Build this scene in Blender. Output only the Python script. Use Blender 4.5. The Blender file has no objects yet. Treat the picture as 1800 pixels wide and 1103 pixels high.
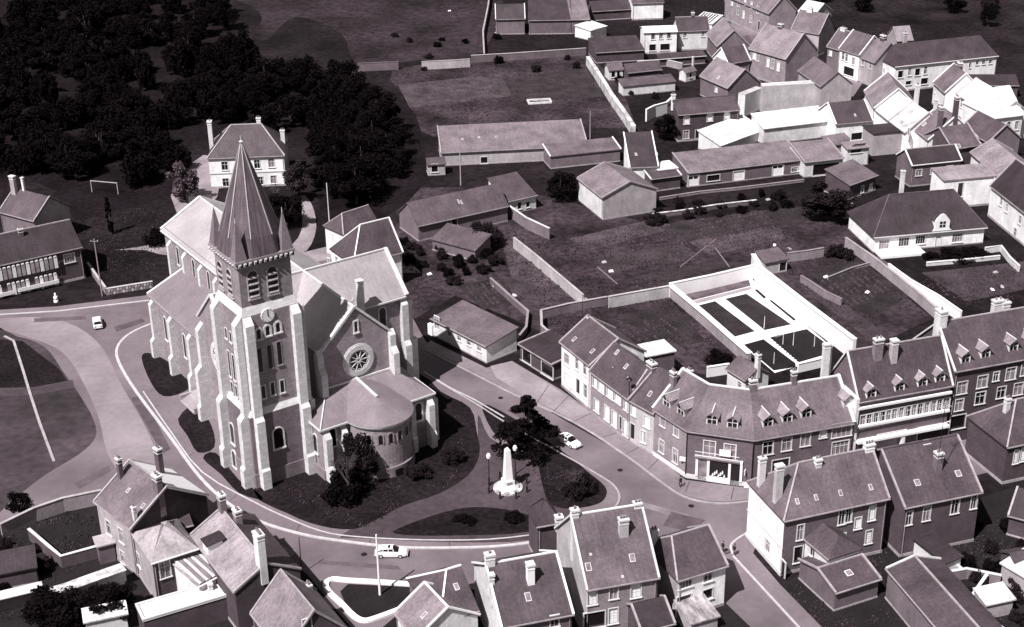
import bpy, bmesh, math, random
import numpy as np
from mathutils import Vector, Matrix
from mathutils.geometry import tessellate_polygon
R_ = math.radians
random.seed(7)
S = bpy.context.scene
# ------------------------------------------------------------------ camera
F_PX, TILT, ROLL, CAM_H = 2600.0, R_(25.5), R_(0.9), 112.6
def _rot():
    c, s = math.cos(ROLL), math.sin(ROLL); ct, st = math.cos(TILT), math.sin(TILT)
    return np.array([[1,0,0],[0,-st,ct],[0,ct,st]]) @ np.array([[c,-s,0],[s,c,0],[0,0,1]])
RC = _rot()
cam_d = bpy.data.cameras.new('camera'); cam = bpy.data.objects.new('camera', cam_d)
S.collection.objects.link(cam); S.camera = cam
_r = RC @ np.array([1,0,0]); _u = RC @ np.array([0,-1,0]); _b = RC @ np.array([0,0,-1])
m = Matrix.Identity(4)
for i, v in enumerate((_r, _u, _b)):
    m[0][i], m[1][i], m[2][i] = v[0], v[1], -v[2]
m[2][3] = CAM_H
cam.matrix_world = m
cam_d.sensor_width = 36; cam_d.lens = F_PX/1800*36; cam_d.clip_end = 5000; cam_d.clip_start = 1
# ------------------------------------------------------------------ world, sun, exposure
SUN_AZ, SUN_EL = R_(232), R_(54)          # direction towards the sun (angle from +X), height
W_ = bpy.data.worlds.new('World'); S.world = W_; W_.use_nodes = True
nt = W_.node_tree; bg = nt.nodes['Background']
sky = nt.nodes.new('ShaderNodeTexSky'); sky.sky_type = 'NISHITA'; sky.sun_disc = False
sky.sun_elevation = SUN_EL; sky.sun_rotation = R_(90) - SUN_AZ
bw = nt.nodes.new('ShaderNodeRGBToBW')     # the picture is a monochrome print
nt.links.new(sky.outputs[0], bw.inputs[0]); nt.links.new(bw.outputs[0], bg.inputs[0])
bg.inputs[1].default_value = 0.05
sd = bpy.data.lights.new('sun', 'SUN'); sun = bpy.data.objects.new('sun', sd); S.collection.objects.link(sun)
sd.energy = 4.9; sd.angle = R_(0.6); sd.color = (1, 0.985, 0.97)
dv = Vector((math.cos(SUN_AZ)*math.cos(SUN_EL), math.sin(SUN_AZ)*math.cos(SUN_EL), math.sin(SUN_EL)))
sun.rotation_euler = dv.to_track_quat('Z', 'Y').to_euler(); sun.location = (0, 0, 200)
S.view_settings.view_transform = 'Standard'; S.view_settings.look = 'None'
S.view_settings.gamma = 1; S.view_settings.use_curve_mapping = False
S.view_settings.exposure = 0.55
# ------------------------------------------------------------------ where a point of the survey picture lies
def ray(u, v): return RC @ np.array([u-900.0, v-551.5, F_PX])
def G(u, v, z=0.0):
    a = ray(u, v); k = (CAM_H-z)/a[2]; return Vector((a[0]*k, a[1]*k, z))
def on_plane(u, v, p, n):
    "point where the sight line meets the vertical plane through p with horizontal normal n"
    a = ray(u, v); k = (p[0]*n[0]+p[1]*n[1])/(a[0]*n[0]+a[1]*n[1])
    return Vector((a[0]*k, a[1]*k, CAM_H-a[2]*k))
# ------------------------------------------------------------------ materials
def tint(v):
    t = min(1, max(0, (v-0.01)/0.50))**0.8
    return (v*1.0, v*(0.69+0.27*t), v*(0.85+0.14*t), 1)
MATS = {}
def mat(name, v, var=0.25, scale=0.6, rough=0.85, fine=0.15, brick=None, courses=0, spec=0.3, bump=0.0, streak=0):
    if name in MATS: return MATS[name]
    M_ = bpy.data.materials.new(name); M_.use_nodes = True; n = M_.node_tree.nodes; l = M_.node_tree.links
    b = n['Principled BSDF']; b.inputs['Roughness'].default_value = rough
    b.inputs['Specular IOR Level'].default_value = spec
    tc = n.new('ShaderNodeTexCoord'); geo = n.new('ShaderNodeNewGeometry'); oi = n.new('ShaderNodeObjectInfo')
    def noise(s, det=5, src=None, dist=0):
        t = n.new('ShaderNodeTexNoise'); t.inputs['Scale'].default_value = s; t.inputs['Detail'].default_value = det
        t.inputs['Distortion'].default_value = dist
        l.new(src or geo.outputs['Position'], t.inputs['Vector']); return t.outputs['Fac']
    def mrange(x, a, c, lo=0.3, hi=0.7):
        t = n.new('ShaderNodeMapRange'); l.new(x, t.inputs[0]); t.inputs[1].default_value = lo; t.inputs[2].default_value = hi
        t.inputs[3].default_value = a; t.inputs[4].default_value = c; return t.outputs[0]
    def mul(a, c):
        t = n.new('ShaderNodeMath'); t.operation = 'MULTIPLY'; l.new(a, t.inputs[0]); l.new(c, t.inputs[1]); return t.outputs[0]
    fac = mul(mrange(noise(scale), 1-var, 1+var), mrange(noise(scale*9, 3), 1-fine, 1+fine))
    fac = mul(fac, mrange(oi.outputs['Random'], 0.94, 1.06, 0, 1))
    hgt = None
    if streak:
        mp = n.new('ShaderNodeMapping'); mp.inputs['Scale'].default_value = (3.2 if courses else 1.1, 0.25 if courses else 0.35, 1); l.new(tc.outputs['UV'], mp.inputs[0])
        fac = mul(fac, mrange(noise(1.0, 4, mp.outputs[0]), 1-streak, 1+streak))
    if brick:
        bt = n.new('ShaderNodeTexBrick'); l.new(tc.outputs['UV'], bt.inputs['Vector'])
        bt.inputs['Scale'].default_value = 1; bt.inputs['Brick Width'].default_value = brick[0]; bt.inputs['Row Height'].default_value = brick[1]
        bt.inputs['Mortar Size'].default_value = brick[2]; bt.inputs['Color1'].default_value = (1.12,)*3+(1,)
        bt.inputs['Color2'].default_value = (0.86,)*3+(1,); bt.inputs['Mortar'].default_value = (brick[3],)*3+(1,)
        x = n.new('ShaderNodeRGBToBW'); l.new(bt.outputs['Color'], x.inputs[0]); fac = mul(fac, x.outputs[0]); hgt = x.outputs[0]
    if courses:
        wv = n.new('ShaderNodeTexWave'); wv.bands_direction = 'Y'; wv.wave_profile = 'SAW'; l.new(tc.outputs['UV'], wv.inputs['Vector'])
        wv.inputs['Scale'].default_value = 1/courses*0.314*1.0; wv.inputs['Distortion'].default_value = 0.6
        wv.inputs['Detail'].default_value = 2; fac = mul(fac, mrange(wv.outputs['Fac'], 0.86, 1.1, 0, 1)); hgt = wv.outputs['Fac']
    mx = n.new('ShaderNodeMix'); mx.data_type = 'RGBA'; mx.blend_type = 'MULTIPLY'; mx.inputs[0].default_value = 1
    mx.inputs[6].default_value = tint(v); l.new(fac, mx.inputs[7]); l.new(mx.outputs[2], b.inputs['Base Color'])
    bp = n.new('ShaderNodeBump'); bp.inputs['Strength'].default_value = 0.35+bump; bp.inputs['Distance'].default_value = 0.05
    l.new(hgt if hgt else noise(6, 3), bp.inputs['Height']); l.new(bp.outputs[0], b.inputs['Normal'])
    MATS[name] = M_; return M_
SLATE = lambda v: mat('slate_%03d' % int(v*1000), v*(0.78 if v < .5 else 1), 0.30, 0.28, 0.65, 0.20, courses=0.26, streak=0.14, spec=0.3)
BRICK = lambda v: mat('brick_%03d' % int(v*1000), v, 0.18, 0.5, 0.9, 0.1, brick=(0.5, 0.2, 0.025, 1.35))
PLAST = lambda v: mat('render_%03d' % int(v*1000), v, 0.16, 0.35, 0.9, 0.12, streak=0.12)
STONE = mat('church_stone', 0.265, 0.14, 0.25, 0.9, 0.12, brick=(0.9, 0.42, 0.03, 0.85), streak=0.1)
DRESSED = mat('dressed_stone', 0.60, 0.07, 0.8, 0.85, 0.06, brick=(0.8, 0.5, 0.03, 0.82))
RIDGET = mat('ridge_tile', 0.33, 0.2, 1.5, 0.8, 0.2)
TRIM = mat('white_trim', 0.62, 0.08, 0.9, 0.7, 0.1)
WHITE = mat('white_paint', 0.80, 0.04, 0.8, 0.7, 0.04)
GLASS = mat('dark_glass', 0.012, 0.2, 1.5, 0.12, 0.1, spec=0.6)
CURTAIN = mat('curtained_glass', 0.22, 0.5, 0.9, 0.3, 0.3, spec=0.6)
DARKW = mat('dark_wood', 0.02, 0.3, 2, 0.8)
CONC = mat('concrete', 0.34, 0.18, 0.5, 0.9, 0.15, streak=0.12)
IRON = mat('dark_iron', 0.015, 0.2, 2, 0.5)
POT = mat('chimney_pot', 0.2, 0.3, 2, 0.9)
ZINC = mat('zinc_sheet', 0.6, 0.12, 0.4, 0.45, 0.08, streak=0.25)
# ------------------------------------------------------------------ mesh builder
def autouv(me):
    uv = me.uv_layers.new(name='UVMap').data
    for p in me.polygons:
        nrm = p.normal
        if abs(nrm.z) > 0.999: a, b2 = Vector((1,0,0)), Vector((0,1,0))
        else:
            a = Vector((0,0,1)).cross(nrm).normalized(); b2 = nrm.cross(a)
        for li in p.loop_indices:
            co = me.vertices[me.loops[li].vertex_index].co; uv[li].uv = (co.dot(a), co.dot(b2))
def link(o, parent=None):
    S.collection.objects.link(o)
    if parent is not None: o.parent = parent
    return o
def empty(name, loc=(0,0,0), rz=0.0):
    o = bpy.data.objects.new(name, None); o.location = loc; o.rotation_euler = (0,0,rz); o.empty_display_size = 0.5
    return link(o)
def tag(o, label=None, cat=None, group=None, kind=None):
    if label: o['label'] = label
    if cat: o['category'] = cat
    if group: o['group'] = group
    if kind: o['kind'] = kind
    return o
class MB:
    def __init__(s): s.v = []; s.f = []
    def add(s, vs, fs):
        k = len(s.v); s.v += [tuple(x) for x in vs]; s.f += [tuple(i+k for i in f) for f in fs]; return s
    def quad(s, *p): return s.add(p, [tuple(range(len(p)))])
    def box(s, x0, y0, z0, x1, y1, z1):
        return s.add([(x0,y0,z0),(x1,y0,z0),(x1,y1,z0),(x0,y1,z0),(x0,y0,z1),(x1,y0,z1),(x1,y1,z1),(x0,y1,z1)],
                     [(0,3,2,1),(4,5,6,7),(0,1,5,4),(1,2,6,5),(2,3,7,6),(3,0,4,7)])
    def hexa(s, bot, top):
        n = len(bot); return s.add(list(bot)+list(top), [tuple(range(n))[::-1], tuple(range(n, 2*n))]+[(i,(i+1)%n,n+(i+1)%n,n+i) for i in range(n)])
    def slab(s, poly, t=0.2):
        "thick sheet: poly is its top face"
        p = [Vector(x) for x in poly]; q = [Vector((a.x, a.y, a.z-t)) for a in p]
        nn = (p[1]-p[0]).cross(p[2]-p[0])
        if nn.z < 0: p = p[::-1]; q = q[::-1]
        return s.hexa(q, p)
    def bar(s, a, b, w, h=None):
        "square bar between two points, w wide, h tall"
        a, b = Vector(a), Vector(b); h = h or w; d = (b-a).normalized()
        up = Vector((0,0,1)) if abs(d.z) < 0.99 else Vector((0,1,0))
        sd_ = d.cross(up).normalized()*w/2; u2 = sd_.normalized().cross(d).normalized()*h/2
        return s.hexa([a-sd_-u2, a+sd_-u2, a+sd_+u2, a-sd_+u2], [b-sd_-u2, b+sd_-u2, b+sd_+u2, b-sd_+u2])
    def tube(s, a, b, r0, r1=None, n=8):
        a, b = Vector(a), Vector(b); r1 = r0 if r1 is None else r1; d = (b-a).normalized()
        up = Vector((0,0,1)) if abs(d.z) < 0.9 else Vector((1,0,0))
        x = d.cross(up).normalized(); y = d.cross(x)
        f = lambda c, r: [c+(x*math.cos(2*math.pi*i/n)+y*math.sin(2*math.pi*i/n))*r for i in range(n)]
        return s.hexa(f(a, r0), f(b, r1))
    def lathe(s, prof, c=(0,0), n=16):
        k = len(s.v)
        for r, z in prof:
            for i in range(n): s.v.append((c[0]+r*math.cos(2*math.pi*i/n), c[1]+r*math.sin(2*math.pi*i/n), z))
        for j in range(len(prof)-1):
            for i in range(n):
                a = k+j*n+i; b = k+j*n+(i+1)%n; s.f.append((a, b, b+n, a+n))
        s.f.append(tuple(k+i for i in range(n))[::-1]); s.f.append(tuple(k+(len(prof)-1)*n+i for i in range(n)))
        return s
    def prism(s, poly, z0, z1):
        "closed prism from a flat outline (tessellated so that hollow outlines work)"
        pts = [Vector((p[0], p[1], 0)) for p in poly]
        area = sum(pts[i].x*pts[(i+1)%len(pts)].y-pts[(i+1)%len(pts)].x*pts[i].y for i in range(len(pts)))
        if area < 0: pts = pts[::-1]
        n = len(pts); tr = tessellate_polygon([pts]); k = len(s.v)
        s.v += [(p.x, p.y, z0) for p in pts]+[(p.x, p.y, z1) for p in pts]
        for t in tr:
            a, b, c = pts[t[0]], pts[t[1]], pts[t[2]]
            if (b-a).cross(c-a).z < 0: t = t[::-1]
            s.f.append(tuple(k+n+i for i in t))
            s.f.append(tuple(k+i for i in t[::-1]))
        for i in range(n): j = (i+1) % n; s.f.append((k+i, k+j, k+n+j, k+n+i))
        return s
    def mesh(s, name, m_, smooth=False):
        me = bpy.data.meshes.new(name); me.from_pydata(s.v, [], s.f); me.validate(); me.update()
        autouv(me); me.materials.append(m_)
        if smooth: me.shade_smooth()
        return me
    def build(s, name, m_, parent=None, smooth=False, bevel=0):
        o = bpy.data.objects.new(name, s.mesh(name, m_, smooth)); link(o, parent)
        if bevel:
            b = o.modifiers.new('bevel', 'BEVEL'); b.width = bevel; b.segments = 2; b.limit_method = 'ANGLE'
        return o
CACHE = {}; RW = random.Random(99)
def part(name, key, fn, m_, parent, loc=(0,0,0), rz=0, rx=0, smooth=False):
    k = (name, key, m_.name)
    if k not in CACHE: mb = MB(); fn(mb); CACHE[k] = mb.mesh(name, m_, smooth)
    o = bpy.data.objects.new(name, CACHE[k]); o.location = loc; o.rotation_euler = (rx, 0, rz); return link(o, parent)
# ------------------------------------------------------------------ windows and doors. local frame: x along wall, y into wall, z up, origin = centre of sill line
def window(parent, x, z, w, h, style='std', loc=None, rz=0, surround=None, tone=None):
    P = (x, 0, z) if loc is None else loc
    if style == 'std' and RW.random() < .35: style = 'curtain'
    elif style == 'curtain' and RW.random() < .25: style = 'std'
    sm = surround or TRIM; b = 0.13
    w, h = round(w, 2), round(h, 2)
    nm = {'door': 'door', 'garage': 'garage_door', 'shut': 'window'}.get(style, 'window')
    def fr(mb):
        mb.box(-w/2-b, -0.05, -0.02, -w/2, 0.12, h+b); mb.box(w/2, -0.05, -0.02, w/2+b, 0.12, h+b); mb.box(-w/2, -0.05, h, w/2, 0.12, h+b)
        if style in ('std', 'curtain', 'lintel'):
            mb.box(-0.035, 0.07, 0, 0.035, 0.11, h); mb.box(-w/2, 0.072, h*0.62, -0.036, 0.108, h*0.62+0.06); mb.box(0.036, 0.072, h*0.62, w/2, 0.108, h*0.62+0.06)
            mb.box(-w/2, 0.07, 0, -w/2+0.06, 0.11, h); mb.box(w/2-0.06, 0.07, 0, w/2, 0.11, h)
            if w > 1.7:
                for q in (-w/4, w/4): mb.box(q-0.03, 0.069, 0, q+0.03, 0.111, h)
    f = part(nm, (w, h, style), fr, sm if style != 'garage' else TRIM, parent, P, rz)
    pm = {'std': GLASS, 'curtain': CURTAIN, 'lintel': GLASS, 'dark': GLASS, 'door': tone or DARKW, 'garage': tone or WHITE, 'shut': tone or WHITE, 'hole': GLASS}[style]
    pn = {'door': 'door_leaf', 'garage': 'door_leaf', 'shut': 'shutter'}.get(style, 'pane')
    def pane(mb):
        mb.box(-w/2, 0.13, 0, w/2, 0.2, h)
        if pn == 'door_leaf' and w > 1.5:
            for q in range(1, 5): mb.box(-w/2+w*q/5-0.02, 0.11, 0.05, -w/2+w*q/5+0.02, 0.131, h-0.05)
        elif pn != 'pane':
            mb.box(-0.02, 0.10, 0.05, 0.02, 0.131, h-0.05)
            for q in range(1, 6): mb.box(-w/2+0.08, 0.112, h*q/6, w/2-0.08, 0.1305, h*q/6+0.05)
    part(pn, (w, h, style), pane, pm, f)
    if nm == 'window':
        part('sill', (w,), lambda mb: mb.box(-w/2-0.2, -0.16, -0.14, w/2+0.2, 0.05, -0.022), sm, f)
    if style == 'garage' and h > 2:
        part('pane', (w, h, 'g'), lambda mb: [mb.box(-w/2+0.15+k*w/2*0.95, 0.09, h-0.75, -w/2+0.15+k*w/2*0.95+w*0.36, 0.128, h-0.25) for k in (0, 1)], GLASS, f)
    return f
def wall_grid(mb, L, h, T, holes, z0=0.0, depth=0.2):
    "rectangular facade with real openings; T maps (along, inward, z) to local xyz"
    hs = [(max(0.02, x-w/2), max(z0+0.01, z), min(L-0.02, x+w/2), min(h-0.02, z+hh)) for x, z, w, hh in holes]
    hs = [q for q in hs if q[2]-q[0] > 0.1 and q[3]-q[1] > 0.1]
    xs = sorted({0.0, L, *[q[0] for q in hs], *[q[2] for q in hs]}); zs = sorted({z0, h, *[q[1] for q in hs], *[q[3] for q in hs]})
    for i in range(len(xs)-1):
        for j in range(len(zs)-1):
            cx, cz = (xs[i]+xs[i+1])/2, (zs[j]+zs[j+1])/2
            if any(q[0] < cx < q[2] and q[1] < cz < q[3] for q in hs): continue
            mb.quad(T(xs[i],0,zs[j]), T(xs[i+1],0,zs[j]), T(xs[i+1],0,zs[j+1]), T(xs[i],0,zs[j+1]))
    for a, b, c, d in hs:
        mb.quad(T(a,0,b), T(a,0,d), T(a,depth,d), T(a,depth,b)); mb.quad(T(c,0,b), T(c,depth,b), T(c,depth,d), T(c,0,d))
        mb.quad(T(a,0,d), T(c,0,d), T(c,depth,d), T(a,depth,d)); mb.quad(T(a,0,b), T(a,depth,b), T(c,depth,b), T(c,0,b))
DEBUG = []
class House:
    """Rectangular building. e0,e1: left and right ends of the visible eave; h eave height; r0: ridge end above e0 (or r1 above e1).
    roof: gable | mono | flat ; hip0/hip1 hip lengths; end walls may carry openings too."""
    def __init__(s, name, label, cat, e0, e1, h, r=None, D=None, rise=None, hip0=0, hip1=0, roof='gable', rf=0.5,
                 wall=None, rmat=None, ov=0.25, win=(), winL=(), winR=(), ridge=None, verge=None, cap=None, z0=0.0, endmat=None, lenb=None, group=None, backmat=None, gutter=True, plinth=True, thick=0.2):
        s.P0 = G(*e0, h); P1 = G(*e1, h); ax = (P1-s.P0); s.L = lenb or ax.length; s.ax = ax.normalized(); s.nx = Vector((-s.ax.y, s.ax.x, 0)); s.h = h
        s.rz = math.atan2(s.ax.y, s.ax.x)
        if r is not None:
            p = s.P0+s.ax*hip0 if len(r) == 2 else P1-s.ax*hip1
            q = on_plane(r[0], r[1], p, s.ax); y = (q-s.P0).dot(s.nx)
            if D is not None and rise is None: rise = on_plane(r[0], r[1], s.P0+s.nx*(D if roof == 'mono' else D*rf), s.nx).z-h
            if rise is None: rise = q.z-h
            if D is None: D = y if roof == 'mono' else y/rf
        s.D, s.rise, s.hip0, s.hip1, s.rf, s.kind = D, rise, hip0, hip1, rf, roof
        DEBUG.append((label[:40], round(s.L,1), round(D,1), h, round(rise or 0,1)))
        s.root = empty(name, (s.P0.x, s.P0.y, z0), s.rz); tag(s.root, label, cat, group); s.z0 = z0
        s.wallm = wall or PLAST(0.5); s.rm = rmat or SLATE(0.12)
        L, h_ = s.L, h-z0
        ops = {'F': [], 'L': [], 'R': []}
        for k, lst in (('F', win), ('L', winL), ('R', winR)):
            for w in lst: ops[k].append(s._op(k, w))
        T = {'F': lambda a, i, z: (a, i, z), 'L': lambda a, i, z: (i, D-a, z), 'R': lambda a, i, z: (L-i, a, z), 'B': lambda a, i, z: (L-a, D-i, z)}
        s.hl = s.hr = s.hb = h_
        if roof == 'mono': s.hb = h_+rise
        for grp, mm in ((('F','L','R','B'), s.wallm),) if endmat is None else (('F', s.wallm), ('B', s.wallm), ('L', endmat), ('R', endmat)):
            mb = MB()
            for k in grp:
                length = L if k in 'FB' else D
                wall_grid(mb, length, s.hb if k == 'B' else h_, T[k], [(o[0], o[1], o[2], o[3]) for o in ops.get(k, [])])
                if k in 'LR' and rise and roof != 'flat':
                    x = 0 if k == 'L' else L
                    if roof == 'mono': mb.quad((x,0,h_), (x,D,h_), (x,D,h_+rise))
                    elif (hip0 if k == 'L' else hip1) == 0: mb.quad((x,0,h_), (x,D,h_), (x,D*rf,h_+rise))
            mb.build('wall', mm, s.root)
        rzs = {'F': (0, lambda a: (a, 0)), 'L': (-math.pi/2, lambda a: (0, D-a)), 'R': (math.pi/2, lambda a: (L, a))}
        for k in 'FLR':
            for a, z, w, hh, st, tone in ops[k]:
                x, y = rzs[k][1](a); window(s.root, 0, 0, w, hh, st, (x, y, z), rzs[k][0], tone=tone)
        if plinth:
            mb = MB(); mb.box(-0.06,-0.06,0,L+0.06,D+0.06,0.45 if h_ > 5 else 0.25); mb.build('plinth', CONC, s.root)
        s._roof(ov, ridge, verge, cap, backmat, gutter, thick)
    def _op(s, k, w):
        # (u, v, width, height, style[, tone]) : picture point of the opening's centre
        u, v, ww, hh = w[:4]; st = w[4] if len(w) > 4 else 'std'; tone = w[5] if len(w) > 5 else None
        if k == 'F': p, n_, o, d = s.P0, s.nx, s.P0, s.ax
        elif k == 'R': p = s.P0+s.ax*s.L; n_, o, d = s.ax, p, s.nx
        else: p, n_, o, d = s.P0, s.ax, s.P0+s.nx*s.D, -s.nx
        q = on_plane(u, v, p, n_); return ((q-o).dot(d), max(0.02, q.z-s.z0-hh/2), ww, hh, st, tone)
    def slope(s, x, y):
        "roof height over local x,y on the front slope"
        return s.h-s.z0+0.05+s.rise*(y/(s.D*(s.rf if s.kind == 'gable' else 1)))
    def _roof(s, ov, ridge, verge, cap, backmat, gutter, thick):
        L, D, h, r, rm = s.L, s.D, s.h-s.z0, s.rise, s.rm
        ridge = RIDGET if ridge is TRIM else ridge; verge = RIDGET if verge is TRIM else verge
        if s.kind == 'flat':
            mb = MB(); mb.box(-ov, -ov, h+0.002, L+ov, D+ov, h+0.2); mb.build('roof', rm, s.root)
            if cap:
                mb = MB(); q = 0.3
                mb.box(-ov-.02,-ov-.02,h+.203,L+ov+.02,-ov+q,h+.4); mb.box(-ov-.02,D+ov-q,h+.203,L+ov+.02,D+ov+.02,h+.4)
                mb.box(-ov-.02,-ov+q,h+.203,-ov+q,D+ov-q,h+.4); mb.box(L+ov-q,-ov+q,h+.203,L+ov+.02,D+ov-q,h+.4); mb.build('parapet', cap, s.root)
            return
        ze = h+0.05; t = thick
        if s.kind == 'mono':
            dz = r/D; c = [(-ov,-ov,ze-ov*dz),(L+ov,-ov,ze-ov*dz),(L+ov,D+ov,ze+r+ov*dz),(-ov,D+ov,ze+r+ov*dz)]
            mb = MB(); mb.slab(c, t); mb.build('roof', rm, s.root)
            rp = None
        else:
            yr = D*s.rf; zr = h+r+0.12; o0 = ov if s.hip0 == 0 else 0; o1 = ov if s.hip1 == 0 else 0
            A_, B_ = Vector((-o0+s.hip0, yr, zr)), Vector((L+o1-s.hip1, yr, zr))
            c = [Vector(q) for q in ((-ov,-ov,ze-0.1),(L+ov,-ov,ze-0.1),(L+ov,D+ov,ze-0.1),(-ov,D+ov,ze-0.1))]
            mb = MB(); mb.slab([c[0], c[1], B_, A_], t)
            if s.hip1: mb.slab([c[1], c[2], B_], t)
            if s.hip0: mb.slab([c[3], c[0], A_], t)
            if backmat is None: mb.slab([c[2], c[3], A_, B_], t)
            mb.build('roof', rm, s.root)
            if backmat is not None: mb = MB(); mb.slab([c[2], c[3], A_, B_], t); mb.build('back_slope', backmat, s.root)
            if ridge is not None:
                mb = MB(); up = Vector((0,0,0.06)); mb.bar(A_+up, B_+up, 0.24, 0.18)
                if s.hip0: mb.bar(c[0]+up, A_+up, 0.22, 0.16); mb.bar(c[3]+up, A_+up, 0.22, 0.16)
                if s.hip1: mb.bar(c[1]+up, B_+up, 0.22, 0.16); mb.bar(c[2]+up, B_+up, 0.22, 0.16)
                mb.build('ridge', ridge, s.root)
        if verge is not None:
            w = 0.26; up = Vector((0,0,0.07))
            for x, hp in ((w/2-ov-0.02, s.hip0), (L+ov+0.02-w/2, s.hip1)):
                if hp: continue
                if s.kind == 'mono': segs = [((x, -ov-.02, ze-ov*r/D), (x, D+ov+.02, ze+r+ov*r/D))]
                else: segs = [((x, -ov-.02, ze-0.1), (x, D*s.rf, h+r+0.12)), ((x, D+ov+.02, ze-0.1), (x, D*s.rf, h+r+0.12))]
                mb = MB()
                for a, b in segs: mb.bar(Vector(a)+up, Vector(b)+up, w, 0.22)
                mb.build('verge', verge, s.root)
        if gutter:
            mb = MB(); zz = ze-0.16 if s.kind != 'mono' else ze-ov*r/D-0.05
            mb.bar((-ov, -ov-0.09, zz), (L+ov, -ov-0.09, zz), 0.16, 0.14)
            mb.build('gutter', mat('zinc_gutter', .3) if gutter is True else gutter, s.root)
            if h > 4:
                xd = L-.25 if RW.random() < .5 else .25
                mb = MB(); mb.tube((xd,-.1,.1),(xd,-.1,zz-.05),.055,n=6); mb.build('downpipe', mat('zinc_gutter', .3), s.root)
    def chimney(s, u, v, yf=0.5, w=0.9, d=0.6, m_=None, pots=2, x=None, ztop=None, top=True):
        "u,v picture point of the stack's top; yf its place across the roof depth"
        y = s.D*yf; p = s.P0+s.nx*y; q = on_plane(u, v, p, s.nx)
        lx = (q-s.P0).dot(s.ax) if x is None else x; zt = (q.z-s.z0) if ztop is None else ztop
        lx = min(max(lx, w/2-0.3), s.L-w/2+0.3)
        zb = min(s.h-s.z0-0.3, zt-1.0)
        m_ = m_ or BRICK(0.16)
        mb = MB(); mb.box(lx-w/2, y-d/2, zb, lx+w/2, y+d/2, zt-0.25); c = mb.build('chimney', m_, s.root)
        mb = MB(); mb.box(lx-w/2-0.09, y-d/2-0.09, zt-0.25, lx+w/2+0.09, y+d/2+0.09, zt)
        mb.box(lx-w/2-0.04, y-d/2-0.04, zt-0.75, lx+w/2+0.04, y+d/2+0.04, zt-0.62); mb.build('chimney_cap', TRIM if top else m_, c)
        for k in range(pots):
            xx = lx+(k-(pots-1)/2)*w/max(pots,1)*0.9
            part('chimney_pot', 'p', lambda mb: mb.lathe([(0.14,0),(0.11,0.35),(0.14,0.42),(0.09,0.43)], n=10), POT, c, (xx, y, zt), smooth=False)
        return c
    def hit_slope(s, u, v):
        a = ray(u, v); yy = s.D*(s.rf if s.kind == 'gable' else 1); k = s.rise/yy
        # z = h + k*y
        d = Vector((a[0], a[1], -a[2])); o = Vector((0,0,CAM_H))
        dx, dy = d.dot(s.ax), d.dot(s.nx); o2 = o-Vector((s.P0.x, s.P0.y, 0)); ox, oy = o2.dot(s.ax), o2.dot(s.nx)
        t = (s.h+0.05+k*oy-CAM_H)/(d.z-k*dy); return ox+t*dx, oy+t*dy
    def skylight(s, u, v, w=0.6, l=0.9, m_=None):
        x, y = s.hit_slope(u, v); k = s.rise/(s.D*(s.rf if s.kind == 'gable' else 1)); a = math.atan(k)
        f = part('skylight', (w, l), lambda mb: mb.box(-w/2, -l/2, 0.0, w/2, l/2, 0.12), m_ or ZINC, s.root, (x, y, s.slope(x, y)), 0, a)
        part('pane', (w, l, 's'), lambda mb: mb.box(-w/2+.08, -l/2+.08, 0.121, w/2-.08, l/2-.08, 0.14), CURTAIN, f); return f
    def dormer(s, u, v, w=1.25, h=1.45, wallm=None, rm=None, style='std', ov=0.22):
        "u,v: picture point of the middle of the dormer's window foot"
        x, y = s.hit_slope(u, v); k = s.rise/(s.D*s.rf); zf = s.slope(x, y)-0.1
        wm = wallm or TRIM; rm = rm or SLATE(0.3)
        d = h/k; pk = 0.55; dd = (h+pk)/k
        mb = MB()
        T = lambda a, i, z: (x-w/2-0.16+a, y+i, zf+z); wall_grid(mb, w+0.32, h+0.15, T, [(w/2+0.16, 0.12, w, h)], 0, 0.15)
        a0, a1 = x-w/2-0.16, x+w/2+0.16; hh = h+0.15
        mb.quad((a0,y,zf+hh),(a1,y,zf+hh),(x,y,zf+hh+pk))
        mb.quad((a0,y,zf),(a0,y,zf+hh),(a0,y+hh/k,zf+hh)); mb.quad((a1,y,zf),(a1,y+hh/k,zf+hh),(a1,y,zf+hh))
        o = mb.build('dormer', wm, s.root)
        mb = MB(); e = ov
        A_, B_ = Vector((x, y-e-0.1, zf+hh+pk+0.1)), Vector((x, y+dd+0.2, zf+hh+pk+0.1))
        for sg in (-1, 1):
            xe = x+sg*(w/2+0.16+e); ze = zf+hh-0.12
            mb.slab([(xe, y-e-0.1, ze), A_, B_, (xe, y+hh/k+0.1, ze)], 0.1)
        mb.build('dormer_roof', rm, o)
        mb = MB(); mb.bar(A_+Vector((0,0,.04)), B_+Vector((0,0,.04)), 0.16, 0.1); mb.build('dormer_ridge', TRIM, o)
        fr = MB()
        fr.box(x-0.04, y+0.05, zf+0.12, x+0.04, y+0.1, zf+h+0.12); fr.box(x-w/2, y+0.051, zf+0.1+h*0.6, x+w/2, y+0.099, zf+0.16+h*0.6); fr.build('window_bar', TRIM, o)
        mb = MB(); mb.box(x-w/2, y+0.11, zf+0.12, x+w/2, y+0.16, zf+0.12+h); mb.build('pane', {'std': GLASS, 'shut': WHITE, 'curtain': CURTAIN}[style], o)
        return o
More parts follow.
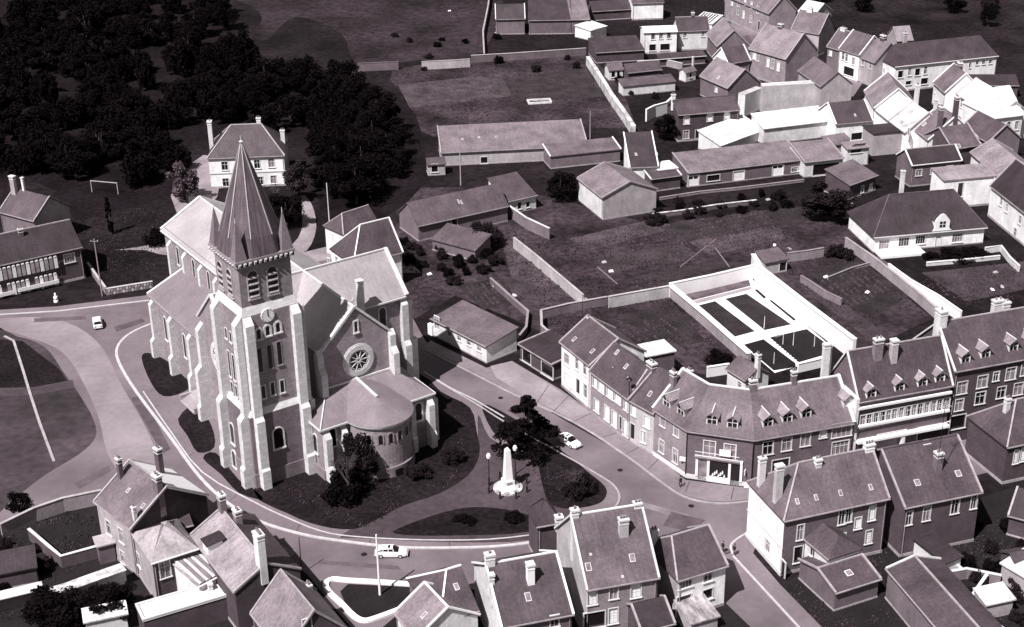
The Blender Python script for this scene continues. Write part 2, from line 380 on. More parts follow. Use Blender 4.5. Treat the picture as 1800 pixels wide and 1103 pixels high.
# ------------------------------------------------------------------ ground sheets, kerbs, garden walls
def sheet(name, px, z, m_, parent=None, thick=0.0, kind='structure', zpx=0):
    pts = [G(u, v, zpx) for u, v in px]; mb = MB()
    mb.prism(pts, z-max(thick, 0.0035), z); o = mb.build(name, m_, parent)
    if parent is None and kind: o['kind'] = kind
    return o
def smooth_px(px, n=4, closed=False):
    out = []; N = len(px)
    rng = range(N if closed else N-1)
    for i in rng:
        p0 = px[(i-1) % N] if closed or i > 0 else px[0]; p1 = px[i]; p2 = px[(i+1) % N]; p3 = px[(i+2) % N] if closed or i+2 < N else px[-1]
        for k in range(n):
            t = k/n; out.append(tuple(0.5*((2*p1[j])+(-p0[j]+p2[j])*t+(2*p0[j]-5*p1[j]+4*p2[j]-p3[j])*t*t+(-p0[j]+3*p1[j]-3*p2[j]+p3[j])*t**3) for j in (0, 1)))
    if not closed: out.append(px[-1])
    return out
def strip(mb, pts, w, z0, z1):
    "ribbon of width w centred on a polyline"
    n = len(pts); lft, rgt = [], []
    for i in range(n):
        a = pts[max(i-1, 0)]; b = pts[min(i+1, n-1)]; d = Vector((b[0]-a[0], b[1]-a[1], 0)).normalized(); s_ = Vector((-d.y, d.x, 0))*w/2
        p = Vector((pts[i][0], pts[i][1], 0)); lft.append(p+s_); rgt.append(p-s_)
    for i in range(n-1):
        q = [rgt[i], rgt[i+1], lft[i+1], lft[i]]
        mb.hexa([(a.x, a.y, z0) for a in q], [(a.x, a.y, z1) for a in q])
def kerb(name, px, w, z0, z1, m_, parent=None):
    mb = MB(); strip(mb, [G(u, v) for u, v in px], w, z0, z1); o = mb.build(name, m_, parent)
    if parent is None: o['kind'] = 'structure'
    return o
def gwall(label, px, h=2.2, t=0.3, m_=None, cap=None, name='garden_wall', cat='wall', zpx=0, capw=0.14, ph=0.1):
    pts = [G(u, v, zpx) for u, v in px]; o = pts[0]
    root = empty(name, (o.x, o.y, 0)); tag(root, label, cat); loc = [Vector((p.x-o.x, p.y-o.y, 0)) for p in pts]
    mb = MB(); strip(mb, loc, t, 0, h); mb.build('wall', m_ or CONC, root)
    mb = MB(); strip(mb, loc, t+capw, h+0.002, h+ph); mb.build('coping', cap or m_ or CONC, root); return root
def pole(label, base, top, r=0.13, m_=None, name='utility_pole', cat='pole', arms=True):
    b = G(*base); n_ = Vector((b.x, b.y, 0)).normalized(); q = on_plane(top[0], top[1], b, n_); H_ = q.z
    root = empty(name, (b.x, b.y, 0)); tag(root, label, cat); m_ = m_ or CONC
    mb = MB(); mb.tube((0,0,0), (0,0,H_), r, r*0.6, 8); mb.build('post', m_, root)
    if arms:
        mb = MB(); mb.bar((-0.7,0,H_-0.5), (0.7,0,H_-0.5), 0.1); mb.build('cross_arm', m_, root)
        for x in (-0.6, 0, 0.6):
            part('insulator', 'i', lambda mb: mb.lathe([(0.05,0),(0.07,0.12),(0.03,0.18)], n=8), TRIM, root, (x, 0, H_-0.45))
    return root, H_
# ================================================================== ground, roads, pavements
GRASS = mat('winter_grass', 0.012, 0.6, 0.07, 0.95, 0.5, spec=.1)
LAWN = mat('lawn', 0.012, 0.4, 0.15, 0.95, 0.5, spec=.1)
EARTH = mat('garden_earth', 0.038, 0.7, 0.09, 0.95, 0.5, spec=.1)
FIELD = mat('meadow', 0.027, 0.6, 0.05, 0.95, 0.4, spec=.1)
ASPH = mat('asphalt', 0.16, 0.30, 0.09, 0.9, 0.07)
ASPH2 = mat('worn_asphalt', 0.23, 0.25, 0.1, 0.9, 0.08)
PAVE = mat('pavement', 0.17, 0.14, 0.15, 0.9, 0.08)
KERB = mat('kerb_stone', 0.45, 0.15, 1.2, 0.85, 0.15)
GRAVEL = mat('gravel', 0.055, 0.25, 0.12, 0.95, 0.2)
PATHM = mat('pale_path', 0.24, 0.3, 0.2, 0.95, 0.15)
BLACKE = mat('dug_earth', 0.010, 0.4, 0.3, 0.95, 0.4)
mb = MB(); N_ = 40
for i in range(N_):
    for j in range(N_):
        x0, x1 = -900+1800*i/N_, -900+1800*(i+1)/N_; y0, y1 = -100+1800*j/N_, -100+1800*(j+1)/N_
        mb.quad((x0,y0,0),(x1,y0,0),(x1,y1,0),(x0,y1,0))
o = mb.build('ground', GRASS); o['kind'] = 'structure'
E0 = 0.004
sheet('field', smooth_px([(300,-120),(600,-160),(870,-80),(850,92),(740,106),(630,112),(600,60),(520,30),(470,70),(445,62),(455,20),(330,-40)], 4, True), E0, FIELD)
sheet('garden_ground', [(620,470),(700,330),(900,330),(1150,395),(1480,352),(1530,400),(1490,440),(1640,560),(1510,620),(1480,600),(1240,660),(985,600),(900,560),(800,520),(730,560),(640,500)], E0, EARTH)
sheet('garden_ground', smooth_px([(690,125),(850,105),(1030,95),(1115,215),(1040,225),(760,240),(720,180)],3,True), E0, EARTH)
road = smooth_px([(-260,556),(0,553),(100,547),(262,528),(420,492),(560,452),(640,432),(690,470),(748,600),(850,655)], 3)+[(985,735),(1100,800),(1240,870),(1330,868),(1330,955),(1320,985),(1480,1160),(1480,1400),(-400,1400)]
sheet('road', road, 2*E0, ASPH)
sheet('road', [(1255,-60),(1290,60),(1340,110),(1375,160),(1500,170),(1520,140),(1440,110),(1380,60),(1330,-60)], 2*E0, ASPH)
# paler worn sweep of the road on the left
sheet('worn_patch', smooth_px([(-40,566),(90,560),(170,600),(215,680),(260,760),(290,850),(230,850),(190,800),(175,740),(150,680),(110,620),(40,590)], 4, True), 3*E0, ASPH2)
sheet('left_green', smooth_px([(-60,585),(30,592),(80,612),(112,655),(140,695),(163,735),(168,768),(140,798),(80,835),(20,880),(-60,930)], 4, True), 3*E0, mat('trampled_grass', 0.045, 0.55, 0.08, 0.95, 0.3))
sheet('left_lawn', [(-60,592),(40,600),(105,650),(120,672),(60,686),(-60,690)], 4*E0, LAWN)
sheet('footpath', [(-60,684),(60,681),(128,668),(131,682),(60,695),(-60,700)], 5*E0, GRAVEL)
kerb('kerb', [(8,592),(24,600),(40,650),(52,690),(70,745),(95,812)], 0.4, 0, 0.16, CONC)
# church island: raised pavement, kerb and lawns
ks = smooth_px([(330,556),(300,562),(262,572),(225,590),(206,613),(210,640),(240,690),(300,770),(350,838),(400,885),(455,917),(530,940),(600,952),(700,963),(800,964),(880,961),(950,952),(1010,938),(1062,910),(1088,882),(1080,856),(1045,832),(980,795),(890,745),(835,710),(745,655),(690,600),(600,520),(500,500)], 4, True)
sheet('church_pavement', ks, 0.12, PAVE, thick=0.12)
kerb('kerb', ks[4*1:4*17+1], 0.45, 0, 0.16, KERB)
kerb('kerb', ks[4*17+1:4*25], 0.3, 0, 0.15, CONC)
inner = [(206+14,640),(248,690),(306,770),(352,828),(405,875),(460,906),(530,930),(600,942),(700,950)]
Z = 0.12
def lawn(px, name='lawn', m_=None, k=3): sheet(name, smooth_px(px, k, True), Z+0.006, m_ or LAWN)
lawn([(249,632),(262,622),(300,640),(335,675),(320,692),(288,698),(267,677)])
lawn([(313,738),(345,712),(372,750),(377,788),(348,797),(330,768)])
lawn([(357,807),(380,798),(420,845),(445,860),(462,880),(420,868),(389,836)])
sheet('plaza', smooth_px([(840,730),(860,770),(900,790),(945,810),(960,850),(985,885),(1010,915),(940,950),(800,955),(640,948),(600,942),(700,890),(800,850),(838,800)], 3, True), Z+0.004, GRAVEL)
lawn([(446,864),(505,904),(563,926),(622,932),(662,915),(710,890),(770,870),(822,838),(843,800),(838,760),(826,718),(775,690),(740,660),(640,640),(520,780)])
lawn([(690,937),(740,915),(800,897),(850,893),(905,900),(940,912),(960,928),(900,940),(800,943),(730,943)])
lawn([(848,712),(900,735),(960,775),(1000,803),(1035,832),(1062,855),(1066,872),(1050,888),(1000,896),(965,885),(952,848),(940,808),(895,780),(866,760)])
# border of pale slabs between lawn and pavement on the road side
kerb('lawn_edging', smooth_px([(252,690),(300,760),(356,832),(446,884),(505,912),(563,935),(622,945),(740,951),(860,950),(950,940)], 3), 0.2, 0.121, 0.19, KERB)
# right-hand pavement in front of the terrace
pv = [(745,612),(757,600),(855,648),(900,636),(985,686),(1036,722),(1105,776),(1148,798),(1205,845),(1321,860),(1338,866),(1322,879),(1280,883),(1240,881),(1200,871),(1160,845),(1100,800),(1010,742),(900,690),(850,664)]
sheet('terrace_pavement', pv, 0.12, mat('light_pavement', 0.2, 0.2, 0.12, 0.9, 0.1), thick=0.12)
kerb('kerb', smooth_px([(745,614),(850,667),(905,695),(1010,744),(1100,802),(1160,847),(1200,873),(1240,884),(1280,886),(1325,881)], 3), 0.3, 0, 0.14, CONC)
# paler forecourt
sheet('forecourt', [(862,645),(900,636),(985,690),(1040,728),(1000,735),(930,700),(872,665)], 0.126, mat('pale_tarmac', 0.26, 0.25, 0.15, 0.9, 0.1))
sheet('top_pavement', [(-260,549),(0,546),(100,540),(262,520),(262,528),(100,547),(0,553),(-260,556)], 0.12, PAVE, thick=0.12)
kerb('kerb', [(-260,557),(0,554),(100,548),(262,529),(330,513)], 0.35, 0, 0.14, KERB)
sheet('corner_pavement', smooth_px([(1313,938),(1294,950),(1284,962),(1290,980)], 3)+[(1410,1110),(1450,1160),(1470,1130),(1372,1030),(1316,965)], 0.12, PAVE, thick=0.12)
kerb('kerb', smooth_px([(1313,938),(1294,950),(1284,962),(1290,980)], 3)+[(1410,1110),(1450,1160)], 0.28, 0, 0.14, KERB)
# pale line on the road by the church's far side
kerb('road_edge', [(745,655),(790,683),(835,705),(886,735)], 0.25, 0.13, 0.2, KERB)
# villa drives and pale garden paths
sheet('drive', smooth_px([(300,345),(340,285),(372,275),(385,330),(372,360),(330,400),(258,432),(200,440),(255,440),(300,450),(330,420)], 2, True), E0*3, PATHM)
sheet('drive', smooth_px([(530,345),(548,360),(556,400),(540,440),(500,455),(470,480),(430,500),(420,480),(500,440),(530,405)], 3, True), E0*3, PATHM)
sheet('lane', [(500,452),(640,418),(700,440),(740,480),(700,480),(640,440),(520,470)], 3*E0, PATHM)
sheet('yard', [(1480,415),(1565,465),(1690,545),(1660,560),(1540,470)], 3*E0, mat('yard_tarmac', 0.10, .2, .2))
# back yards at the lower left, lower middle and right: dark ground
YARD = mat('yard_ground', 0.010, 0.5, 0.2, 0.95, 0.3)
sheet('yard', [(-300,905),(0,925),(30,905),(60,893),(175,870),(215,960),(470,960),(540,1010),(640,1130),(640,1400),(-300,1400)], 3*E0, YARD)
sheet('yard', [(700,1080),(760,1040),(960,1000),(1150,960),(1262,1040),(1275,1060),(1400,1180),(1400,1400),(640,1400),(640,1130)], 3*E0, YARD)
sheet('yard', [(1372,1028),(1560,930),(1800,850),(2000,800),(2000,1300),(1480,1300),(1455,1150)], 3*E0, YARD)
sheet('street', [(1321,862),(1500,815),(1700,775),(1900,725),(1900,790),(1700,840),(1500,870),(1335,890)], 3*E0, ASPH)
# kerbed triangle of planting beside the road
kerb('planter_kerb', smooth_px([(735,1030),(680,1026),(610,1022),(585,1020),(573,1028),(578,1042),(600,1063),(622,1085),(640,1093),(662,1088),(700,1074)], 3), 0.75, 0, 0.3, WHITE)
sheet('planting_bed', [(735,1033),(612,1027),(598,1040),(606,1060),(628,1085),(645,1090),(700,1074),(760,1050)], 4*E0, BLACKE)

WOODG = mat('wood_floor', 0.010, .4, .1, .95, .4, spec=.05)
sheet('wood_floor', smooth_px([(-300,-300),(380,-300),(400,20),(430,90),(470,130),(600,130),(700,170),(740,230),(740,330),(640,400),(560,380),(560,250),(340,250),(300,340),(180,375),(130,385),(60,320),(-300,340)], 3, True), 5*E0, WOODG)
sheet('upper_field', smooth_px([(1480,-40),(1700,-60),(1900,-40),(1900,70),(1790,80),(1700,50),(1580,40),(1500,20)], 3, True), 2*E0, mat('dark_field', .014, .8, .08, .95, .5, spec=.1))
# patches, trenches and covers in the road surface
PT = [mat('road_patch', .105, .2, .4), mat('road_patch_pale', .19, .2, .4), mat('oil_stain', .085, .3, .5)]
for k, q in enumerate([[(560,985),(700,995),(705,1002),(560,992)],[(1120,880),(1210,905),(1205,915),(1115,888)],[(230,700),(250,695),(300,790),(285,798)],[(60,560),(150,556),(152,562),(60,567)],[(790,690),(850,715),(842,722),(785,698)],[(1180,900),(1240,915),(1215,935),(1165,925)],[(130,850),(190,820),(196,828),(140,860)],[(480,955),(520,968),(515,978),(476,963)],[(900,715),(960,750),(950,758),(892,722)],[(985,990),(1040,960),(1046,966),(990,998)],[(1330,990),(1420,1085),(1412,1088),(1324,994)],[(200,575),(250,560),(255,566),(205,584)]]):
    sheet('road_patch', q, 4*E0+.001*(k % 3), PT[k % 3])
for u, v in ((1090,827),(1052,850),(640,975),(300,640),(880,700),(1215,890),(235,625)):
    p = G(u, v); mb = MB(); mb.lathe([(.42,.02),(.42,.032)], (p.x, p.y), 14); o = mb.build('manhole_cover', IRON); o['kind'] = 'structure'
# paving joints across the terrace pavement and round the church
for a_, b_ in (((1010,742),(1040,727)),((1100,800),(1128,785)),((940,715),(965,678)),((1140,826),(1160,806)),((1205,866),(1212,848)),((1285,880),(1290,858)),((1060,770),(1085,762)),((970,728),(1000,697))):
    kerb('paving_joint', [a_, b_], .12, .121, .13, mat('joint', .06))
for a_, b_ in (((208,640),(224,636)),((262,722),(280,712)),((326,808),(342,796)),((400,885),(420,868)),((520,938),(528,922)),((650,956),(652,938)),((790,963),(790,945)),((900,958),(898,943)),((1000,940),(990,925))):
    kerb('paving_joint', [a_, b_], .1, .121, .128, mat('joint', .06))
# ================================================================== the church (local x = A axis, y = B axis, origin at the tower's outer foot)
TH = R_(34.0); CO = G(458, 864)
church = empty('church', (CO.x, CO.y, 0.12), TH)
tag(church, 'large pale stone church with a tall slate spire on its lawn', 'church')
CA, CB = Vector((math.cos(TH), math.sin(TH), 0)), Vector((-math.sin(TH), math.cos(TH), 0))
def cpx_front(u, v, b):            # picture point on the plane y = b -> (a, z)
    q = on_plane(u, v, CO+CB*b, CB)-CO; return q.dot(CA), q.z-0.12
def cpx_left(u, v, a):             # picture point on the plane x = a -> (b, z)
    q = on_plane(u, v, CO+CA*a, CA)-CO; return q.dot(CB), q.z-0.12
CROOF = mat('church_slate', 0.36, 0.14, 0.2, 0.5, 0.08, courses=0.3, streak=0.1, spec=0.5)
LROOF = mat('low_slate', 0.2, 0.14, 0.3, 0.55, 0.1, courses=0.3, streak=0.08, spec=0.4)
SPIRE = mat('spire_slate', 0.11, 0.15, 0.25, 0.5, 0.08, courses=0.3, streak=0.5, spec=0.4)
BASEST = mat('church_base_stone', 0.2, 0.15, 0.3, 0.9, 0.1, brick=(0.9, 0.42, 0.03, 0.85))
def arch_pts(w, h, n=8, round_=True):
    "outline of an arched opening, foot centre at origin, in (x, z)"
    if not round_: return [(-w/2,0),(w/2,0),(w/2,h),(-w/2,h)]
    c = h-w/2; return [(-w/2,0),(w/2,0)]+[(w/2*math.cos(t), c+w/2*math.sin(t)) for t in [math.pi*i/n for i in range(n+1)]]
def arched(parent, face, along, z, w, h, off, rnd=True, b=0.22, louvre=False, sm=None, proud=0.12):
    "face 'F': wall y=off, along=x ; 'L': wall x=off, along=y (outside towards -x)"
    loc, rz = ((along, off, z), 0) if face == 'F' else ((off, along, z), -math.pi/2)
    inn = arch_pts(w, h, 8, rnd); out = arch_pts(w+2*b, h+b+0.0, 8, rnd)
    def frame(mb):
        n = len(inn)
        for i in range(1, n):       # every side but the sill
            j = (i+1) % n; q = [inn[i], out[i], out[j], inn[j]]
            mb.hexa([(p[0], -proud, p[1]) for p in q], [(p[0], 0.1, p[1]) for p in q])
    f = part('window', (w, h, rnd, b, proud), frame, sm or DRESSED, parent, loc, rz)
    def pane(mb): mb.hexa([(p[0], -0.03, p[1]) for p in inn], [(p[0], 0.1, p[1]) for p in inn])
    part('pane', (w, h, rnd), pane, GLASS, f)
    part('sill', (w, b), lambda mb: mb.box(-w/2-b-0.05, -proud-0.1, -0.22, w/2+b+0.05, 0.05, -0.002), sm or DRESSED, f)
    if louvre:
        for k in range(4):
            part('louvre', (w, 'v'), lambda mb: mb.hexa([(-w/2,-0.22,-.02),(w/2,-0.22,-.02),(w/2,-0.01,0.16),(-w/2,-0.01,0.16)], [(-w/2,-0.22,0.10),(w/2,-0.22,0.10),(w/2,-0.01,0.28),(-w/2,-0.01,0.28)]), PLAST(.3), f, (0, 0, 0.15+k*(h-w/2-0.2)/3.4))
    return f
def buttress(parent, face, along, off, w, tiers, z0=0.0, m_=None):
    "tiers: [(top z, depth)] from the ground up; weathered slopes between"
    mb = MB(); z = z0
    def bx(d, za, zb):
        if face == 'F': mb.box(along-w/2, off-d, za, along+w/2, off+0.05, zb)
        else: mb.box(off-d, along-w/2, za, off+0.05, along+w/2, zb)
    for i, (zt, d) in enumerate(tiers):
        bx(d, z, zt); d2 = tiers[i+1][1] if i+1 < len(tiers) else 0.02; zs = zt+(d-d2)*1.1
        if face == 'F': b_ = [(along-w/2, off-d, zt), (along+w/2, off-d, zt), (along+w/2, off, zt), (along-w/2, off, zt)]; t_ = [(along-w/2, off-d2, zs), (along+w/2, off-d2, zs), (along+w/2, off, zs), (along-w/2, off, zs)]
        else: b_ = [(off-d, along-w/2, zt), (off, along-w/2, zt), (off, along+w/2, zt), (off-d, along+w/2, zt)]; t_ = [(off-d2, along-w/2, zs), (off, along-w/2, zs), (off, along+w/2, zs), (off-d2, along+w/2, zs)]
        mb.hexa(b_, t_); z = zs
    return mb.build('buttress', m_ or DRESSED, parent)
# ---- tower
tx0, tx1, ty0, ty1 = 0.3, 8.9, 1.3, 9.9; ZB, ZS, ZC = 11.3, 26.5, 34.6
mb = MB(); mb.box(tx0-.55, ty0-.55, 0, tx1+.55, ty1+.55, 2.2); mb.build('tower_plinth', BASEST, church)
mb = MB(); mb.box(tx0-.4, ty0-.4, 2.2, tx1+.4, ty1+.4, ZB); mb.build('tower_base', mat('tower_base_stone', 0.17, 0.14, 0.3, 0.9, 0.1, brick=(0.9, 0.42, 0.03, 0.85)), church)
mb = MB(); mb.hexa([(tx0-.4,ty0-.4,ZB),(tx1+.4,ty0-.4,ZB),(tx1+.4,ty1+.4,ZB),(tx0-.4,ty1+.4,ZB)], [(tx0,ty0,ZB+.9),(tx1,ty0,ZB+.9),(tx1,ty1,ZB+.9),(tx0,ty1,ZB+.9)]); mb.build('weathering', DRESSED, church)
mb = MB(); mb.box(tx0, ty0, ZB+.9, tx1, ty1, ZS); mb.build('tower_shaft', STONE, church)
g = 0.45
mb = MB(); mb.hexa([(tx0,ty0,ZS),(tx1,ty0,ZS),(tx1,ty1,ZS),(tx0,ty1,ZS)], [(tx0+g,ty0+g,ZS+1.2),(tx1-g,ty0+g,ZS+1.2),(tx1-g,ty1-g,ZS+1.2),(tx0+g,ty1-g,ZS+1.2)]); mb.build('weathering', DRESSED, church)
mb = MB(); mb.box(tx0+g, ty0+g, ZS+1.2, tx1-g, ty1-g, ZC-1.0); mb.build('belfry', STONE, church)
bx0, bx1, by0, by1 = tx0+g, tx1-g, ty0+g, ty1-g
mb = MB(); mb.box(bx0-.3, by0-.3, ZC-1.0, bx1+.3, by1+.3, ZC-.35); mb.box(bx0-.55, by0-.55, ZC-.35, bx1+.55, by1+.55, ZC); corn = mb.build('cornice', STONE, church)
for k in range(11):
    t = (k+.5)/11
    for loc, rz in (((bx0-.3+(bx1-bx0+.6)*t, by0-.3, ZC-.98), 0), ((bx0-.3, by0-.3+(by1-by0+.6)*t, ZC-.98), -math.pi/2)):
        part('corbel', 'c', lambda mb: mb.hexa([(-.16,-.08,0),(.16,-.08,0),(.16,0,0),(-.16,0,0)], [(-.16,-.5,.62),(.16,-.5,.62),(.16,0,.62),(-.16,0,.62)]), DRESSED, corn, loc, rz)
        part('corbel_shade', 'r', lambda mb: mb.hexa([(p[0], -0.02, p[1]) for p in arch_pts(0.38, 0.62)], [(p[0], 0.02, p[1]) for p in arch_pts(0.38, 0.62)]), GLASS, corn, (loc[0]+(0.4 if rz == 0 else 0), loc[1]+(0 if rz == 0 else 0.4), loc[2]), rz)  # dark plate: the shade between the corbels is put into its colour
# spire: octagon between the corner pinnacles
cx_, cy_ = (bx0+bx1)/2, (by0+by1)/2; hw = (bx1-bx0)/2+.45; ap = Vector((cx_, cy_, 49.8))
mb = MB(); k_ = hw*math.tan(R_(22.5)); oc = [(hw,-k_),(hw,k_),(k_,hw),(-k_,hw),(-hw,k_),(-hw,-k_),(-k_,-hw),(k_,-hw)]
ring0 = [(cx_+x, cy_+y, ZC+.01) for x, y in oc]; ring1 = [(cx_+x*.88, cy_+y*.88, ZC+2.6) for x, y in oc]; ring2 = [(cx_+x*.03, cy_+y*.03, 49.2) for x, y in oc]
mb.hexa(ring0, ring1); mb.hexa(ring1, ring2); mb.build('spire', SPIRE, church)
HIPM = mat('lead_hip', 0.42, 0.1, 1, 0.5)
mb = MB()
for a_, b_ in zip(ring1, ring2): mb.bar(a_, b_, 0.13)
mb.build('spire_hip', HIPM, church)
mb = MB(); mb.tube((cx_,cy_,49.0), (cx_,cy_,50.3), .09, .04); mb.lathe([(.05,49.3),(.28,49.5),(.05,49.7)], (cx_,cy_), 10); mb.build('finial', TRIM, church)
for sx in (-1, 1):
    for sy in (-1, 1):
        x, y = cx_+sx*(hw-.88), cy_+sy*(hw-.88); q = .85
        mb = MB(); mb.hexa([(x-q,y-q,ZC+.02),(x+q,y-q,ZC+.02),(x+q,y+q,ZC+.02),(x-q,y+q,ZC+.02)], [(x-.03,y-.03,ZC+5.4),(x+.03,y-.03,ZC+5.4),(x+.03,y+.03,ZC+5.4),(x-.03,y+.03,ZC+5.4)])
        p_ = mb.build('pinnacle', mat('pinnacle_slate', 0.2, 0.1, 0.3, 0.5, courses=0.3), church)
        mb = MB(); mb.tube((x,y,ZC+5.2), (x,y,ZC+5.9), .07, .03); mb.build('finial', TRIM, p_)
# tower buttresses: two to a corner
for xx in (tx0+0.75, tx1-0.75):
    buttress(church, 'F', xx, ty0, 1.25, [(3.0, 1.75), (10.8, 1.45), (25.4, 0.95)])
for yy in (ty0+0.75, ty1-0.75):
    buttress(church, 'L', yy, tx0, 1.25, [(3.0, 1.95), (10.8, 1.6), (25.4, 0.95)])
# right flank buttress
mb = MB(); mb.box(tx1-.05, ty0+.2, 0, tx1+1.4, ty0+1.5, 10.8); mb.box(tx1-.05, ty0+.22, 10.8, tx1+.9, ty0+1.48, 25.4); mb.hexa([(tx1,ty0+.22,25.4),(tx1+.9,ty0+.22,25.4),(tx1+.9,ty0+1.48,25.4),(tx1,ty0+1.48,25.4)],[(tx1,ty0+.22,26.4),(tx1+.05,ty0+.22,26.4),(tx1+.05,ty0+1.48,26.4),(tx1,ty0+1.48,26.4)]); mb.build('buttress', DRESSED, church)
# belfry windows, clock, slits: placed on the wall planes
for uv in ((447, 524), (481, 516)):
    a, z = cpx_front(*uv, by0); arched(church, 'F', a, z, 1.45, 4.0, by0, louvre=True, b=.12, sm=PLAST(.4))
for uv in ((391, 507), (407, 521)):
    b, z = cpx_left(*uv, bx0); arched(church, 'L', b, z, 1.45, 4.0, bx0, louvre=True, b=.12, sm=PLAST(.4))
for uv in ((455, 596), (471, 590), (489, 584)):
    a, z = cpx_front(*uv, ty0); arched(church, 'F', a, z, 0.62, 1.45, ty0, b=0.3)
for uv in ((459, 653), (476, 647), (493, 641)):
    a, z = cpx_front(*uv, ty0); arched(church, 'F', a, z, 0.6, 3.5, ty0, False, b=0.12, proud=0.05, sm=STONE)
for uv in ((464, 700), (480, 694), (497, 690)):
    a, z = cpx_front(*uv, ty0); arched(church, 'F', a, z, 0.55, 1.9, ty0, False, b=0.14, proud=0.06)
for (zz, hh) in ((21.2, 1.6), (15.2, 4.0), (12.6, 1.7)):
    for yy in (4.1, 5.6, 7.1): arched(church, 'L', yy, zz, 0.6, hh, tx0, hh < 1.65, b=0.14, proud=0.06)
a, z = cpx_front(491, 787, ty0-.4); arched(church, 'F', a, z, 1.5, 3.2, ty0-.4)
b, z = cpx_left(411, 780, tx0-.4); arched(church, 'L', b, z, 1.2, 3.3, tx0-.4)
arched(church, 'L', b, 0.1, 1.1, 2.7, tx0-.56, b=0.2)
# clock
a, z = cpx_front(470, 554, ty0)
ck = MB(); n = 32
ck.hexa([(a+1.0*math.cos(2*math.pi*i/n), ty0-.16, z+1.0*math.sin(2*math.pi*i/n)) for i in range(n)], [(a+1.0*math.cos(2*math.pi*i/n), ty0+.02, z+1.0*math.sin(2*math.pi*i/n)) for i in range(n)])
clock = ck.build('clock_face', WHITE, church)
mb = MB(); mb.bar((a, ty0-.19, z-.1), (a, ty0-.19, z+.85), .1, .04); mb.build('clock_hand', IRON, clock)
mb = MB(); mb.bar((a, ty0-.21, z), (a+.38, ty0-.21, z-.5), .12, .04); mb.build('clock_hand', IRON, clock)
mb = MB()
for i in range(12):
    t = 2*math.pi*i/12; mb.bar((a+.8*math.cos(t), ty0-.18, z+.8*math.sin(t)), (a+.94*math.cos(t), ty0-.18, z+.94*math.sin(t)), .05, .03)
mb.build('hour_marks', IRON, clock)
# ---- nave, transept
NE, NR = 17.0, 22.2
def gabled(name, x0, x1, y0, y1, ze, zr, along, wm=STONE):
    mb = MB(); mb.box(x0, y0, 0, x1, y1, ze)
    if along == 'y':
        xm = (x0+x1)/2
        for y in (y0, y1): mb.quad((x0,y,ze),(x1,y,ze),(xm,y,zr))
    else:
        ym = (y0+y1)/2
        for x in (x0, x1): mb.quad((x,y0,ze),(x,y1,ze),(x,ym,zr))
    return mb.build(name, wm, church)
gabled('front_nave_wall', 13.0, 23.7, 3.2, 20, NE, NR, 'y')
gabled('rear_nave_wall', 11.3, 25.4, 24.0, 57.2, 18.8, NR+.05, 'y')
gabled('transept_wall', 3.3, 32.7, 13.5, 24.5, NE+.02, NR-.02, 'x')
xm = 18.35
def rf(name, polys, t=.25, m_=CROOF): 
    mb = MB()
    for p in polys: mb.slab(p, t)
    return mb.build(name, m_, church)
z2 = NR+.25; o = .45
ym = 19.0
# front nave roof runs into the transept roof, cut along the valleys
rf('nave_roof', [[(13-o,3.5,NE-.25),(xm,3.5,z2),(xm,ym,z2),(13-o,13.5,NE-.25)], [(23.7+o,3.5,NE-.25),(23.7+o,13.5,NE-.25),(xm,ym,z2),(xm,3.5,z2)]])
rf('nave_roof', [[(11.3-o,24.5,18.5),(xm,ym,z2),(xm,57.4,z2),(11.3-o,57.4,18.5)], [(25.4+o,24.5,18.5),(25.4+o,57.4,18.5),(xm,57.4,z2),(xm,ym,z2)]])
rf('transept_roof', [[(3.5,13.5-o,NE-.23),(13-o,13.5-o,NE-.23),(xm,ym,z2+.01),(3.5,ym,z2+.01)], [(3.5,24.5+o,NE-.23),(3.5,ym,z2+.01),(xm,ym,z2+.01),(11.3-o,24.5+o,NE-.2)],
   [(23.7+o,13.5-o,NE-.23),(32.5,13.5-o,NE-.23),(32.5,ym,z2+.01),(xm,ym,z2+.01)], [(32.5,24.5+o,NE-.23),(25.4+o,24.5+o,NE-.2),(xm,ym,z2+.01),(32.5,ym,z2+.01)]])
mb = MB(); u_ = z2+.08
mb.bar((xm,3.4,u_),(xm,57.4,u_),.3,.22); mb.bar((3.4,ym,u_+.02),(xm-.2,ym,u_+.02),.3,.22); mb.bar((xm+.2,ym,u_+.02),(32.6,ym,u_+.02),.3,.22); mb.build('ridge', DRESSED, church)
# gable copings
def coping(p0, pk, p1, w=.55):
    mb = MB(); mb.bar(p0, pk, w, .35); mb.bar(pk, p1, w, .35); mb.build('coping', DRESSED, church)
coping((12.5,3.2,NE-.1),(xm,3.2,NR+.42),(24.2,3.2,NE-.1)); coping((3.3,12.95,NE-.1),(3.3,ym,NR+.42),(3.3,25.05,NE-.1)); coping((32.7,12.95,NE-.1),(32.7,ym,NR+.42),(32.7,25.05,NE-.1)); coping((10.8,57.3,18.5),(xm,57.3,NR+.42),(25.9,57.3,18.5))
mb = MB()
for (x0,y0,x1,y1,zz) in ((13-o-.1,3.4,13-o-.1,13.2,NE-.45),(23.7+o+.1,3.4,23.7+o+.1,13,NE-.45),(24.3,13.4-o,32.5,13.4-o,NE-.45),(11.3-o-.1,25,11.3-o-.1,57.3,18.25)): mb.bar((x0,y0,zz),(x1,y1,zz),.25,.25)
mb.build('gutter', DRESSED, church)
# chimney in the corner of nave and transept (tall white stack)
a, z = cpx_front(616, 497, 12.9)
mb = MB(); mb.box(23.9, 12.0, 16.0, 24.8, 12.9, z); c_ = mb.build('chimney', DRESSED, church)
mb = MB(); mb.box(23.8, 11.9, z+.002, 24.9, 13.0, z+.25); mb.build('chimney_cap', DRESSED, c_)
